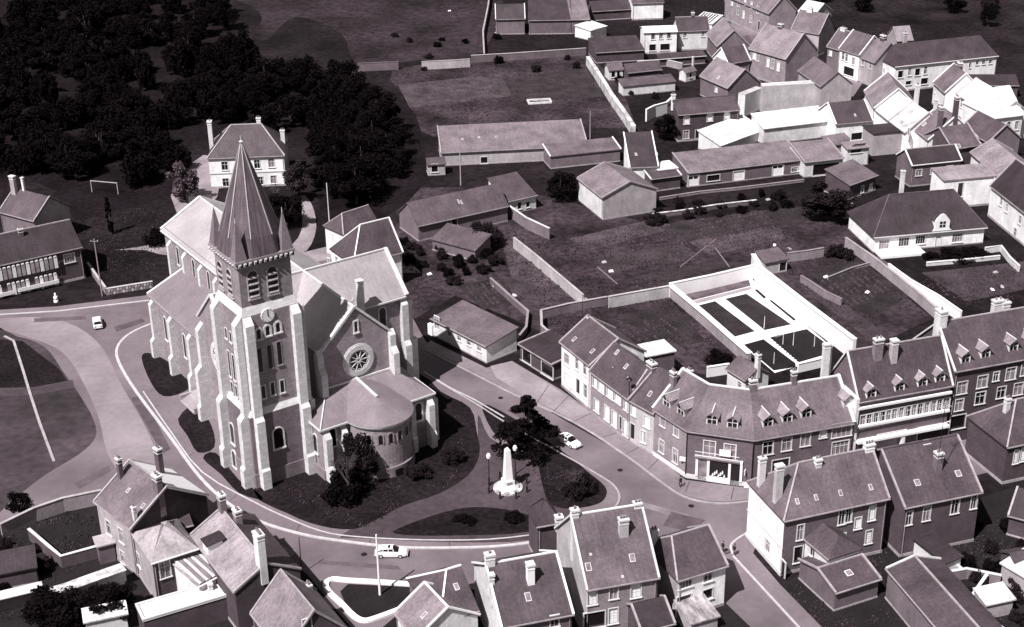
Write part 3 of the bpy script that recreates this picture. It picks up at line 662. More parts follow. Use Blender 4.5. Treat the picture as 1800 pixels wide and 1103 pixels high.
# rose windows
def rose(face, along, z, off, r):
    loc, rz = ((along, off, z), 0) if face == 'F' else ((off, along, z), -math.pi/2)
    n = 32; cs = [(math.cos(2*math.pi*i/n), math.sin(2*math.pi*i/n)) for i in range(n)]
    def ring(mb, ri, ro, y0):
        for i in range(n):
            j = (i+1) % n; q = [(ri*cs[i][0], ri*cs[i][1]), (ro*cs[i][0], ro*cs[i][1]), (ro*cs[j][0], ro*cs[j][1]), (ri*cs[j][0], ri*cs[j][1])]
            mb.hexa([(p[0], y0, p[1]) for p in q], [(p[0], .05, p[1]) for p in q])
    f = part('rose_window', ('ring', r), lambda mb: (ring(mb, r*.78, r*1.12, -.22), ring(mb, r*1.121, r*1.22, -.12)), DRESSED, church, loc, rz)
    part('pane', ('rose', r), lambda mb: mb.hexa([(c*r*.78, -.03, s*r*.78) for c, s in cs], [(c*r*.78, .04, s*r*.78) for c, s in cs]), GLASS, f)
    def tr(mb):
        ring(mb, r*.09, r*.2, -.12)
        for i in range(10):
            t = 2*math.pi*i/10; mb.bar((r*.19*math.cos(t), -.09, r*.19*math.sin(t)), (r*.79*math.cos(t), -.09, r*.79*math.sin(t)), .11, .1)
            t2 = t+math.pi/10; mb.bar((r*.78*math.cos(t), -.08, r*.78*math.sin(t)), (r*.66*math.cos(t2), -.08, r*.66*math.sin(t2)), .1, .08)
            t3 = t+2*math.pi/10; mb.bar((r*.66*math.cos(t2), -.08, r*.66*math.sin(t2)), (r*.78*math.cos(t3), -.08, r*.78*math.sin(t3)), .1, .08)
    part('tracery', ('rose', r), tr, DRESSED, f)
a, z = cpx_front(630, 633, 3.2); rose('F', a, z, 3.2, 2.15)
a, z = cpx_front(626, 584, 3.2); arched(church, 'F', a, z, 0.5, 1.7, 3.2, False, b=.2)
b, z = cpx_left(370, 617, 3.3); rose('L', 18.6, z, 3.3, 2.1)
arched(church, 'L', 18.9, 18.6, 0.5, 1.5, 3.3, False, b=.18)
# west doorway and flight of steps under the left rose
b, z = cpx_left(352, 700, 1.5)
a, z = cpx_front(673, 575, 13.5); arched(church, 'F', a, z, 1.1, 3.3, 13.5)
for yy in (25.5, 31.5, 37.5, 43.5, 50): arched(church, 'L', yy+2, 13.7, .85, 3.2, 11.3, b=.16, proud=.06)
for yy in (30, 36, 42, 48.5, 54.8): buttress(church, 'L', yy, 11.3, .8, [(16.4, .7)], z0=11.0)
# gable-front and transept buttresses
for xx in (12.2, 24.3): buttress(church, 'F', xx if xx < 20 else xx-.2, 3.2, .95, [(13.9, 1.5), (16.6, .7)], z0=8)
mb = MB(); mb.box(12.1,3.5,0,13.05,4.6,16.2); mb.build('buttress', DRESSED, church)
for yy in (14.2, 23.8): buttress(church, 'L', yy, 3.3, 1.1, [(2.4, 2.1), (8.5, 1.8), (15.2, 1.0)])
mb = MB(); mb.box(32.65,13.6,0,34.6,14.8,8.6); mb.box(32.65,13.62,8.6,33.9,14.78,15.4); mb.build('buttress', DRESSED, church)
buttress(church, 'F', 32.1, 13.5, 1.1, [(8.6, 1.5), (15.4, .9)])
# ---- left aisle (lean-to)
mb = MB(); mb.box(5.0, 24.5, 0, 11.35, 49.4, 11.0); mb.quad((5,49.4,11),(11.3,49.4,11),(11.3,49.4,13.6)); mb.build('aisle_wall', STONE, church)
rf('aisle_roof', [[(4.5,24.9,10.95),(11.4,24.9,13.9),(11.4,49.7,13.9),(4.5,49.7,10.95)]], m_=LROOF)
mb = MB(); mb.bar((4.4,24.9,10.85),(4.4,49.8,10.85),.3,.25); mb.build('gutter', STONE, church)
mb = MB(); mb.bar((4.4,49.75,11.0),(11.4,49.75,14.0),.5,.3); mb.build('coping', DRESSED, church)
for yy in (48.4, 40.6, 32.8, 25.6): buttress(church, 'L', yy, 5.0, .95, [(3.0, 1.5), (9.6, 1.0)])
mb = MB(); mb.box(5.1,49.4,0,6.1,50.6,9.5); mb.build('buttress', DRESSED, church)
for yy in (44.6, 36.8, 29.3): arched(church, 'L', yy, 4.4, .95, 4.2, 5.0, b=.18, proud=.07)
arched(church, 'L', 28.0, .9, 1.3, 2.8, 5.0, b=.25)
# ---- low choir, ambulatory and apse in front of the rose gable
LE, LT = 8.5, 10.8
mb = MB(); mb.box(8.9, -2.9, 0, 26.9, 3.2, LE); mb.box(23.8, 3.2, 0, 26.9, 13.5, LE-.01); mb.build('choir_wall', STONE, church)
mb = MB(); mb.box(8.7,-3.1,0,27.1,3.1,1.6); mb.lathe([(5.05,0),(5.05,1.6)], (17.9,-3.0), 40); mb.build('plinth', BASEST, church)
rf('choir_roof', [[(8.4,-3.4,LE),(27.4,-3.4,LE),(24.0,3.2,LT),(13,3.2,LT)], [(8.4,3.6,LE),(8.4,-3.4,LE),(13,3.2,LT)], [(27.4,-3.4,LE),(27.4,13.3,LE),(23.7,13.3,LT-.4),(24.0,3.2,LT)]], m_=LROOF)
mb = MB(); mb.bar((8.4,-3.4,LE-.1),(27.4,-3.4,LE-.1),.22,.25); mb.bar((27.4,-3.4,LE-.1),(27.4,13.2,LE-.1),.22,.25); mb.bar((8.4,-3.4,LE-.1),(8.4,3.4,LE-.1),.22,.25); mb.build('gutter', DRESSED, church)
mb = MB(); mb.bar((12.6,3.1,LT+.15),(24.1,3.1,LT+.15),.2,.3); mb.bar((8.4,-3.4,LE+.1),(13,3.2,LT+.1),.16,.14); mb.build('flashing', DRESSED, church)
ac = (17.9, -3.0); ar = 4.7; n = 24
mb = MB(); mb.lathe([(ar,0),(ar,LE-.35)], ac, 48); mb.build('apse_wall', STONE, church)
mb = MB(); mb.lathe([(ar+.05,LE-.6),(ar+.35,LE-.3),(ar+.45,LE-.05),(ar+.45,LE+.05)], ac, 48); mb.build('apse_cornice', DRESSED, church)
azp = (ac[0], ac[1]+.3, LT-.1); mb = MB()
rg = [(ac[0]+(ar+.5)*math.cos(math.pi+math.pi*i/n), ac[1]+(ar+.5)*math.sin(math.pi+math.pi*i/n), LE+.1) for i in range(n+1)]
for i in range(n): mb.add([rg[i], rg[i+1], azp], [(0,1,2)])
mb.add([rg[0], azp, (ac[0], 3.2, LT+.35), (ac[0]-ar-.5, 3.2, LE+1.2)], [(0,1,2,3)]); mb.add([rg[-1], azp, (ac[0], 3.2, LT+.35), (ac[0]+ar+.5, 3.2, LE+1.2)], [(3,2,1,0)])
mb.build('apse_roof', LROOF, church)
mb = MB(); mb.bar((azp[0],azp[1]-.3,azp[2]+.08),(ac[0],3.2,LT+.43),.35,.25); mb.build('ridge', DRESSED, church)
for i, t in enumerate((204, 224, 244, 262, 280, 298, 316, 336)):
    a_ = R_(t); loc = (ac[0]+ar*math.cos(a_), ac[1]+ar*math.sin(a_), 5.6)
    f = part('window', 'apse', lambda mb: [mb.hexa([(p[0],-.1,p[1]) for p in q], [(p[0],.12,p[1]) for p in q]) for q in [[arch_pts(.62,1.5)[i], arch_pts(1.0,1.7)[i], arch_pts(1.0,1.7)[(i+1)%11], arch_pts(.62,1.5)[(i+1)%11]] for i in range(1, 11)]], STONE, church, loc, a_+math.pi/2)
    part('pane', 'apse', lambda mb: mb.hexa([(p[0],-.04,p[1]) for p in arch_pts(.62,1.5)], [(p[0],.1,p[1]) for p in arch_pts(.62,1.5)]), GLASS, f)
a, z = cpx_front(585, 785, -2.9); arched(church, 'F', a, z, 1.1, 2.9, -2.9)
a, z = cpx_front(736, 739, -2.9); arched(church, 'F', a, z, 1.1, 2.9, -2.9)
b, z = cpx_left(542, 782, 8.9); arched(church, 'L', -0.6, z, 1.0, 2.9, 8.9)
for xx in (9.4, 26.4): buttress(church, 'F', xx, -2.9, .95, [(2.2, 1.5), (7.0, 1.1)])
mb = MB(); mb.box(26.85,-2.7,0,28.2,-1.7,7.0); mb.build('buttress', DRESSED, church)
buttress(church, 'F', 12.2, -2.9, .8, [(2.2, 1.1), (7.0, .8)]); buttress(church, 'F', 23.4, -2.9, .8, [(2.2, 1.1), (7.0, .8)])
mb = MB(); bb = (15.5, -2.9)
a_ = R_(272); px_, py_ = ac[0]+(ar+.2)*math.cos(a_), ac[1]+(ar+.2)*math.sin(a_)
mb.box(px_-.6, py_-.3, .3, px_+.6, py_+.5, 1.2); mb.build('cellar_hatch', GLASS, church)
# steps up to the side door
for k in range(7):
    mb = MB(); mb.box(1.2+k*.38, 26.4, 0.01, 4.9, 31.4, .17*(k+1)) if k == 0 else mb.box(1.2+k*.38, 26.4, .17*k+.001, 4.9, 31.4, .17*(k+1))
    mb.build('step', CONC, church)
mb = MB(); mb.box(1.3,26.0,0,5,26.35,1.0); mb.box(1.3,31.45,0,5,31.8,1.0); mb.build('step_wall', CONC, church)
# cross on the front gable
mb = MB(); mb.bar((xm,3.2,NR+.5),(xm,3.2,NR+1.7),.16); mb.bar((xm-.4,3.19,NR+1.3),(xm+.4,3.19,NR+1.3),.15,.14); mb.build('cross', DRESSED, church)
# ================================================================== the town
H = House
LP, DP, MP = PLAST(0.62), PLAST(0.16), PLAST(0.36)
WP = PLAST(0.80)
BR, BRL, BRD = BRICK(0.12), BRICK(0.24), BRICK(0.07)
SL, SD, SM, SB = SLATE(0.15), SLATE(0.045), SLATE(0.09), SLATE(0.30)
SX = SLATE(0.62)
# ---- terrace facing the church
h = H('terrace_house', 'white rendered two-storey house at the far left end of the terrace', 'house', (987,601), (1038,642), 8.0, r=(1034,557), wall=WP, rmat=SM, ridge=TRIM,
  win=[(996,632,1.5,1.9,'curtain'),(1014,640,.9,1.9,'lintel'),(1028,650,.9,1.9,'lintel'),(1016,680,1.0,2.6,'door'),(1029,688,1.0,2.4,'lintel'),(998,668,1.9,1.9,'shut')], verge=MP)
h.chimney(1022,548,.5,.7,.6); h.skylight(1010,597); h.skylight(1042,618)
h = H('terrace_house', 'terrace house with a row of closed white shutters, behind the dark street lamp', 'house', (1039,652), (1106,701.5), 7.4, r=(1080,604), wall=BRL, rmat=SM, verge=TRIM,
  win=[(1046,672,1.0,1.6,'shut'),(1057,680,1.5,1.8,'shut'),(1072,690,1.6,1.8,'shut'),(1086,699,1.6,1.8,'shut'),(1101,712,1.0,1.9,'shut'),(1049,714,1.3,2.0,'shut'),(1067,727,1.3,2.4,'shut'),(1080,737,1.3,2.5,'shut'),(1091,744,.6,2.2,'door'),(1100,753,1.2,2.6,'shut')])
h.chimney(1146,637,.5,1.5,.9,BRICK(.14)); h.skylight(1085,620); h.skylight(1101,645); h.skylight(1078,647,.5,.5,GLASS); h.skylight(1104,664,.5,.5,GLASS)
h = H('terrace_house', 'narrow terrace house with a dark front door, left of the curved corner building', 'house', (1106,702), (1150,726), 7.2, r=(1148,640), wall=PLAST(.45), rmat=SM, verge=TRIM,
  win=[(1114,722,.9,1.7,'shut'),(1137,742,1.2,1.8,'shut'),(1112,759,.9,2.6,'door'),(1133,769,.5,1.9,'std'),(1129,768,.5,1.9,'shut')])
h.skylight(1143,693)
# ---- corner building: three straight fronts round the bend
def fold(label, px, h_, d, zr, wins, doors_mat=None):
    pts = [G(u, v, h_) for u, v in px]; P = [Vector((p.x, p.y, 0)) for p in pts]
    def off(dist):
        o_ = []
        for i in range(len(P)):
            ns = []
            if i > 0: a = (P[i]-P[i-1]).normalized(); ns.append(Vector((-a.y, a.x, 0)))
            if i < len(P)-1: a = (P[i+1]-P[i]).normalized(); ns.append(Vector((-a.y, a.x, 0)))
            n_ = sum(ns, Vector()).normalized(); o_.append(P[i]+n_*(dist/n_.dot(ns[0])))
        return o_
    root = empty('corner_building', P[0]); tag(root, label, 'building'); q0 = P[0]
    E0_, RG, BK, OE, OB = P, off(d/2), off(d), off(-.3), off(d+.3)
    L_ = lambda p, z: (p.x-q0.x, p.y-q0.y, z)
    up = Vector((0,0,1))
    for i in range(len(P)-1):
        a, b = P[i], P[i+1]; ax = (b-a).normalized(); n_ = Vector((-ax.y, ax.x, 0)); W_l = (b-a).length; ops = []
        for w in wins[i]:
            q = on_plane(w[0], w[1], a, n_); ops.append(((q-a).dot(ax), q.z-w[3]/2, w[2], w[3], w[4]))
        mb = MB(); wall_grid(mb, W_l, h_, lambda s, t, z: L_(a+ax*s+n_*t, z), [o_[:4] for o_ in ops])
        mb.build('wall', BR if i else BRL, root); mb = MB(); mb.quad(L_(BK[i+1],0), L_(BK[i],0), L_(BK[i],h_), L_(BK[i+1],h_)); mb.build('rear_wall', BR, root)  # sunward front in paler brick: the sunlight on it is put into the colour
        rz = math.atan2(ax.y, ax.x)
        for s, z, w, hh, st in ops:
            p = a+ax*s; window(root, 0, 0, w, hh, st, (p.x-q0.x, p.y-q0.y, z), rz)
        mb = MB(); mb.slab([L_(OE[i],h_-.05), L_(OE[i+1],h_-.05), L_(RG[i+1],zr), L_(RG[i],zr)]); mb.slab([L_(OB[i+1],h_-.05), L_(OB[i],h_-.05), L_(RG[i],zr), L_(RG[i+1],zr)]); mb.build('roof', SL, root)
        mb = MB(); mb.bar(L_(RG[i],zr+.08), L_(RG[i+1],zr+.08), .3, .22); mb.build('ridge', TRIM, root)
        mb = MB(); mb.bar(L_(OE[i],h_-.2), L_(OE[i+1],h_-.2), .18, .16); mb.build('gutter', mat('zinc_gutter', .3), root)
        mb = MB(); mb.bar(Vector(L_(a,.35))-n_*.04, Vector(L_(b,.35))-n_*.04, .12, .7); mb.build('plinth', TRIM, root)
        if i: mb = MB(); mb.tube(Vector(L_(a,.7))-n_*.12-ax*.1, Vector(L_(a,h_-.3))-n_*.12-ax*.1, .07); mb.build('downpipe', IRON, root)
    for j in (0, -1):
        mb = MB(); mb.quad(L_(E0_[j],0), L_(BK[j],0), L_(BK[j],h_), L_(RG[j],zr-.1), L_(E0_[j],h_)); mb.build('gable_wall', MP, root)
        mb = MB(); mb.bar(L_(OE[j],h_+.1), L_(RG[j],zr+.2), .4, .35); mb.bar(L_(OB[j],h_+.1), L_(RG[j],zr+.2), .4, .35); mb.build('verge', TRIM, root)
    return root, P, RG, q0
CBH = 7.9
cpx = [(1150,718),(1209.6,755.5),(1325.7,771.5),(1500,742)]
w0 = [(1165,740,1.0,1.8,'curtain'),(1189,757,1.0,1.8,'curtain'),(1163,785,1.0,2.0,'curtain'),(1187,802,1.0,2.2,'curtain')]
w1 = [(1247,789,1.6,2.4,'curtain'),(1283,795,1.6,2.4,'curtain')]
w2 = [(1350,788,1.5,2.0,'std'),(1383,781,1.4,2.0,'curtain'),(1416,773,1.4,2.0,'std'),(1447,762,1.0,1.4,'shut'),(1480,756,3.0,2.1,'curtain'),(1372,818,2.6,1.9,'dark'),(1477,788,2.6,2.2,'curtain')]
root, P_, RG_, q0 = fold('brick corner building with a shopfront, curved round the street bend', cpx, CBH, 10.5, 12.6, [w0, w1, w2])
# shopfront on the middle front
a, b = P_[1], P_[2]; ax = (b-a).normalized(); n_ = Vector((-ax.y, ax.x, 0)); rz = math.atan2(ax.y, ax.x)
def at(u, v): q = on_plane(u, v, a, n_); return (q-a).dot(ax), q.z
sh = bpy.data.objects.new('shopfront', None); link(sh, root); sh.location = (a.x-q0.x, a.y-q0.y, 0); sh.rotation_euler = (0,0,rz)
x0, _ = at(1222, 840); x1, _ = at(1304, 850)
mb = MB(); mb.box(x0,-.25,.7,x0+.35,.0,3.6); mb.box(x1-.35,-.25,.7,x1,.0,3.6); mb.box(x0,-.3,3.6,x1,.0,4.05); xa = x0+1.9; xb = x1-1.9
mb.box(xa-.25,-.25,.05,xa+.1,0,3.6); mb.box(xb-.1,-.25,.05,xb+.25,0,3.6); mb.box(xa+.1,-.25,.05,xb-.1,0,.95); mb.build('shop_frame', WHITE, sh)
mb = MB(); mb.box(xa+.1,-.12,.951,xb-.1,-.02,3.599); mb.build('display_window', GLASS, sh)
for q0x, q1x in ((x0+.35, xa-.25), (xb+.25, x1-.35)): mb = MB(); mb.box(q0x,-.1,.05,q1x,-.02,3.599); mb.build('shop_door', CURTAIN if q0x < xa else GLASS, sh)
for k in range(7):
    xx = xa+.6+k*(xb-xa-1.2)/6; mb = MB(); mb.lathe([(.0,0),(.16,.02),(.13,.3),(.05,.5)], (xx,-.2), 8); o = mb.build('displayed_goods', TRIM, sh); o.location.z = .97+.3*(k % 3)
mb = MB(); mb.box(xa+1.4,-.34,4.5,xa+3.0,-.26,5.6); mb.bar((xa-2,-.6,4.3),(xb+1.4,-.6,4.3),.08); mb.bar((xa-2,-.6,4.9),(xb+1.4,-.6,4.9),.06); mb.build('balcony_rail', WHITE, sh)
mb = MB(); mb.box(xa-2,-.7,4.06,xb+1.4,0,4.15); mb.build('balcony', CONC, sh)
mb = MB(); mb.box(x1+.35,-.7,2.2,x1+.45,-.1,2.9); mb.lathe([(0,0),(.32,.05),(.32,.1)],(x1+.7,-.35),12); mb.build('hanging_sign', WHITE, sh)
q = on_plane(1201, 805, P_[0], Vector((-(P_[1]-P_[0]).normalized().y, (P_[1]-P_[0]).normalized().x, 0))); mb = MB(); mb.box(-.9,-.05,-.35,.9,.05,.35); o = mb.build('street_sign', WHITE, root); o.location = (q.x-P_[0].x+.3, q.y-P_[0].y-.5, q.z); o.rotation_euler = (0,0,R_(-20))
# dormers on the three slopes, ridge chimneys
class Slope(House):
    def __init__(s, root, a, b, h, D, zr, q0):
        s.P0 = Vector((a.x, a.y, h)); s.ax = (b-a).normalized(); s.nx = Vector((-s.ax.y, s.ax.x, 0)); s.h = h; s.L = (b-a).length; s.D = D; s.rise = zr-h; s.rf = .5; s.kind = 'gable'; s.z0 = 0; s.rm = SL
        s.root = bpy.data.objects.new('attic', None); link(s.root, root); s.root.location = (a.x-q0.x, a.y-q0.y, 0); s.root.rotation_euler = (0,0,math.atan2(s.ax.y, s.ax.x))
def attic(root, a, b, h_, D, zr, q0, dl, ch):
    # dormers and stacks are built in the slope's frame, then handed to the building itself
    sl = Slope(root, a, b, h_, D, zr, q0); made = []
    for d_ in dl: made.append(sl.dormer(*d_[:2], **(d_[2] if len(d_) > 2 else {})))
    for c_ in ch: made.append(sl.chimney(*c_[:2], **(c_[2] if len(c_) > 2 else {})))
    for o_ in made: o_.parent = root; o_.location = sl.root.location; o_.rotation_euler = sl.root.rotation_euler
    bpy.data.objects.remove(sl.root)
attic(root, P_[0], P_[1], CBH, 10.5, 12.6, q0, [(1171,716),(1196,731)], [(1184,653,dict(yf=.3)),(1212,650,dict(yf=.6))])
attic(root, P_[1], P_[2], CBH, 10.5, 12.6, q0, [(1251,748),(1287,754)], [])
attic(root, P_[2], P_[3], CBH, 10.5, 12.6, q0, [(1350,752),(1384,744),(1417,736),(1491,717,dict(style='shut'))], [(1324,667,dict(yf=.5,w=1.0)),(1396,652,dict(yf=.5,w=.7)),(1454,604,dict(yf=.7,w=1.0,m_=LP,pots=0)),(1467,604,dict(yf=.8,w=1.3,m_=LP,pots=0))])
# ---- taller terrace to the right
h = H('apartment_house', 'three-storey house with white first-floor band and four dormers, beside the corner building', 'house', (1509.5,706), (1672,677), 10.6, r=(1490.6,619), wall=BR, rmat=SM, ridge=TRIM, verge=LP,
  win=[(1517+i*11.2,742-i*2.35,[.9,1.1,1.2,1.1][i%4],2.1,['curtain','std','curtain','std'][i%4]) for i in range(14)]+[(1566,775,4.6,2.8,'garage',MP),(1640,762,5.2,2.8,'garage',DARKW)])
for u, v in ((1531,702),(1581,690),(1621,682),(1652,674)): h.dormer(u, v, wallm=WHITE)
mb = MB()
for z in (6.35, 9.35): mb.box(-.05,-.42,z,h.L+.05,-.02,z+.35)
mb.box(0.0,-.9,4.0,h.L,-.02,4.35); mb.build('white_band', WHITE, h.root)
mb = MB(); 
mb.box(h.L*.5-.25,-.8,0,h.L*.5+.25,-.3,4.0); mb.build('post', WHITE, h.root)
h.chimney(1545,595,.4,1.3,.8,BRICK(.2)); h.chimney(1573,597,.35,.9,.9,PLAST(.4),pots=0)
mb = MB(); mb.box(-.5,-.35,0,-.02,h.D*.5,h.h+.6); mb.build('party_wall', LP, h.root)
h = H('apartment_house', 'tall dark brick house with many dormers at the right edge of the terrace', 'house', (1679,652), (1900,612), 12.6, r=(1650,568), wall=BRD, rmat=SM, ridge=TRIM, verge=LP,
  win=[(1691,682,1.6,1.9,'curtain'),(1727,671,1.6,1.9,'curtain'),(1751,662,.9,1.4,'std'),(1777,657,1.6,1.9,'curtain'),(1802,650,1.3,1.8,'curtain'),(1686,712,1.3,1.8,'curtain'),(1723,700,1.6,1.9,'curtain'),(1760,690,1.4,1.8,'std'),(1683,742,2.6,2.2,'dark'),(1790,684,1.5,1.9,'std')])
for u, v in ((1697,640),(1732,631),(1781,619),(1812,612)): h.dormer(u, v)
h.chimney(1637,548,.5,1.2,1.5,LP,pots=1,x=0.3); h.chimney(1755,527,.62,1.6,.9,LP); h.chimney(1768,530,.6,1.2,.9,LP)
# ---- back yard buildings behind the terrace
h = H('outbuilding', 'small outbuilding with a slate roof behind the corner building', 'outbuilding', (1279,648), (1311,668), 3.4, D=4.6, rise=1.5, wall=LP, rmat=SL, win=[(1300,678,.8,1.2,'std')])
h.chimney(1359,638,.5,.8,.6,LP)
h = H('outbuilding', 'dark outbuilding with a flat white roof behind the shuttered terrace house', 'outbuilding', (1136,628), (1186,618), 5.0, D=4.0, rise=0, roof='flat', wall=BR, rmat=ZINC, plinth=False)
h = H('garden_shed', 'lean-to garden shed with a pale front at the far corner of the white-walled garden', 'shed', (1346,462), (1384,455), 2.6, r=(1331,443), D=3.5, roof='mono', wall=MP, rmat=SL, win=[(1376,470,1.4,2.0,'door')], gutter=False)
h = H('garage', 'dark double garage with a ragged roof left of the white terrace house', 'garage', (914,605), (972,640), 3.0, D=6.0, rise=.5, roof='mono', wall=BRD, rmat=SD, win=[(926,627,2.2,2.2,'dark'),(962,651,3.0,2.2,'dark')], verge=TRIM)
h = H('workshop', 'single-storey pale workshop with four small windows across from the church', 'workshop', (761,560), (855,608), 3.3, r=(803,525), wall=LP, rmat=SL, roof='mono', D=6.6, ov=.3, endmat=WP,
  win=[(768,568,1.2,2.3,'door',MP),(790,587,.95,.9,'std'),(807,595,.95,.9,'std'),(824,603,.95,.9,'std'),(842,613,.95,.9,'std')])
mb = MB(); mb.box(-1.2,-.3,0,-.05,.3,2.0); mb.build('gate_pillar', WHITE, h.root)
# ---- white corner house on the lower right and its neighbours
h = H('corner_house', 'corner house with a white left wall, brick front and hipped slate roof', 'house', (1379,914), (1560,875), 8.5, D=9.5, rise=4.6, hip0=4.2, wall=BR, rmat=SL, ridge=TRIM, verge=TRIM, endmat=WP,
  win=[(1407,936,.9,2.2,'std'),(1480,909,.9,2.2,'std'),(1492,905,.8,2.2,'std'),(1508,920,.9,1.7,'shut'),(1533,902,.9,2.2,'shut'),(1527,944,.9,2.0,'shut'),(1403,975,1.2,2.4,'dark'),(1480,950,.9,2.0,'shut')],
  winL=[(1349,961,1.2,1.9,'std'),(1376,1000,1.0,2.3,'door')])
mb = MB(); mb.box(-.1,-.15,4.1,-.02,h.D+.05,4.3); mb.box(-.14,-.15,0,-.02,h.D+.05,.6); mb.build('string_course', TRIM, h.root)
h.chimney(1346,822,.35,1.0,.7,PLAST(.45),x=.7,pots=0); h.chimney(1330,806,.8,.9,.6,LP,x=.6,pots=1); h.chimney(1438,806,.45,.8,.8,LP); h.chimney(1536,778,.5,1.3,.8,WP,pots=3)
for u, v in ((1401,882),(1434,875),(1477,867),(1530,857)): h.skylight(u, v, .5, .8)
h = H('extension', 'small hip-roofed rear wing against the brick front of the corner house', 'extension', (1415,945), (1458,981), 5.0, D=4.8, rise=1.6, hip0=0, hip1=1.5, wall=LP, rmat=SM, win=[(1428,968,1.0,1.8,'curtain')])
h = H('yard_shed', 'dark-roofed shed with a white ball on its slope below the corner house', 'shed', (1469,1040), (1545,1016), 3.0, r=(1440,1000), D=7.5, wall=PLAST(.14), rmat=SM, verge=TRIM, ridge=TRIM)
h.skylight(1492,1008,.9,.9,WHITE)
h = H('brick_house', 'dark brick house with tall white-lintelled windows right of the white corner house', 'house', (1591,891), (1723,864), 7.8, r=(1550.7,791), wall=BRD, rmat=SM, verge=TRIM, ridge=mat('dark_ridge',.1),
  win=[(1598,911,.8,2.0,'curtain'),(1629,903,1.0,2.1,'curtain'),(1679,890,1.1,2.2,'std'),(1712,882,.8,2.1,'curtain')])
h.chimney(1651,795,.25,.9,.9,BRICK(.16)); h.chimney(1627,778,.5,1.0,.8,LP,pots=3); h.skylight(1612,849,.8,.9); h.skylight(1684,833,.8,.9)
h = H('house', 'dark hip-roofed house with white-edged roof at the right edge below the terrace', 'house', (1771,785), (1890,760), 6.2, D=9, rise=4.2, hip0=4.0, wall=BRD, rmat=SM, ridge=TRIM, win=[(1786,803,.7,2.2,'shut'),(1799,799,.8,2.2,'shut')])
h.chimney(1772,700,.5,.7,.7,LP)
h = H('outhouse', 'low dark outhouse below the hip-roofed house at the right edge', 'outbuilding', (1775,905), (1850,925), 3.2, D=7, rise=2.2, wall=BRD, rmat=SD, verge=TRIM)
h = H('shed', 'shed with a big sheet-white roof in the lower right yards', 'shed', (1762,990), (1812,1020), 2.8, D=5.5, rise=.6, roof='mono', wall=MP, rmat=SX, gutter=False, plinth=False)
h = H('shed', 'lean-to with a small white roof and pale wall at the lower right corner', 'shed', (1735,1062), (1782,1052), 2.4, D=2.6, rise=.4, roof='mono', wall=MP, rmat=SX, gutter=False, plinth=False)
h = H('barn', 'long dark-roofed barn with a white ridge running to the lower right corner', 'barn', (1562,1000), (1690,1150), 4.5, r=(1578,946), D=7.0, wall=DP, rmat=SM, ridge=TRIM, verge=LP)
h = H('outhouse', 'low grey outhouse between two walls under the dark brick house', 'outbuilding', (1605,945), (1662,990), 2.4, D=2.5, rise=.3, roof='mono', wall=LP, rmat=SD, gutter=False)
# ---- bottom middle row
h = H('house', 'tall house with a pale left gable and three chimneys, bottom centre', 'house', (1033,1035), (1155.5,1014), 8.0, r=(986,911), D=13, wall=BRL, rmat=SL, ridge=WHITE, verge=LP, endmat=PLAST(.42),
  win=[(1041,1051,1.1,2.0,'shut'),(1079,1042,1.0,1.8,'std'),(1118,1037,1.2,2.2,'shut'),(1078,1083,1.1,2.2,'shut'),(1045,1090,2.6,2.2,'dark')])
h.chimney(1096,911,.32,1.1,.8,PLAST(.4),pots=3); h.chimney(1114,884,.5,.9,.8,LP,pots=2,x=h.L-.4); h.chimney(977,900,.5,.9,.7,LP,x=.35,pots=1); h.chimney(951,912,1.0,.9,.8,PLAST(.4),pots=1,x=.3)
h.skylight(1034,997,.7,1.0); h.skylight(1111,981,.7,1.0); h.skylight(1038,975,.3,.3); h.skylight(1094,1014,.3,.3)
h = H('white_house', 'white-fronted house with a dark slate roof beside the street junction, bottom centre', 'house', (1192,1019), (1276,993), 6.1, D=8.8, rise=3.0, hip0=1.6, hip1=0, wall=WP, rmat=SM, ridge=TRIM, verge=TRIM, endmat=MP,
  win=[(1205,1025,1.8,1.4,'std'),(1245,1014,1.2,1.4,'std'),(1202,1063,2.0,2.6,'dark'),(1244,1045,1.4,1.5,'dark')])
h.chimney(1142,933,.75,.9,.7,LP,x=.4)
h = H('shed', 'black-roofed shed with a white right edge under the tall house, bottom centre', 'shed', (1128,1108), (1183,1094), 3.6, r=(1103,1066), D=5.4, wall=BRD, rmat=SD, verge=TRIM)
h = H('house', 'dark slate-roofed house with a tall white chimney, bottom centre left', 'house', (883,1101), (1005,1078), 6.5, r=(841.7,996), D=13, wall=BR, rmat=SM, ridge=WHITE, verge=WHITE, endmat=LP, win=[(975,1092,1.0,1.5,'std')])
h.chimney(932,990,.3,.85,.85,WHITE,pots=0,top=True); h.chimney(857,1010,.35,.6,.6,LP,pots=0); h.chimney(832,978,.5,1.1,.8,LP,x=.35,pots=1); h.skylight(928,1050,.7,1.1)
h = H('house', 'low house with a white ridge left of the white party chimney, bottom centre left', 'house', (775,1092), (838,1072), 5.0, D=9.5, rise=3.2, hip0=3, wall=BR, rmat=SM, ridge=WHITE)
h.skylight(802,1032,.6,.9)
h = H('house', 'light-roofed house corner beside the white-kerbed planting bed', 'house', (697,1077), (735,1120), 4.5, D=8, rise=2.6, hip0=0, wall=LP, rmat=SLATE(.24), ridge=WHITE, verge=WHITE)
h.skylight(746,1082,.5,.9)
h = H('house', 'gable-ended house with a pale left slope left of the planting bed', 'house', (445,1078), (500,1150), 5.5, D=8, rise=4.4, wall=BRD, rmat=SLATE(.26), ridge=TRIM, verge=TRIM, winR=[(540,1100,1.0,1.8,'shut')])
h.chimney(519,1000,.9,.8,.6,WP)
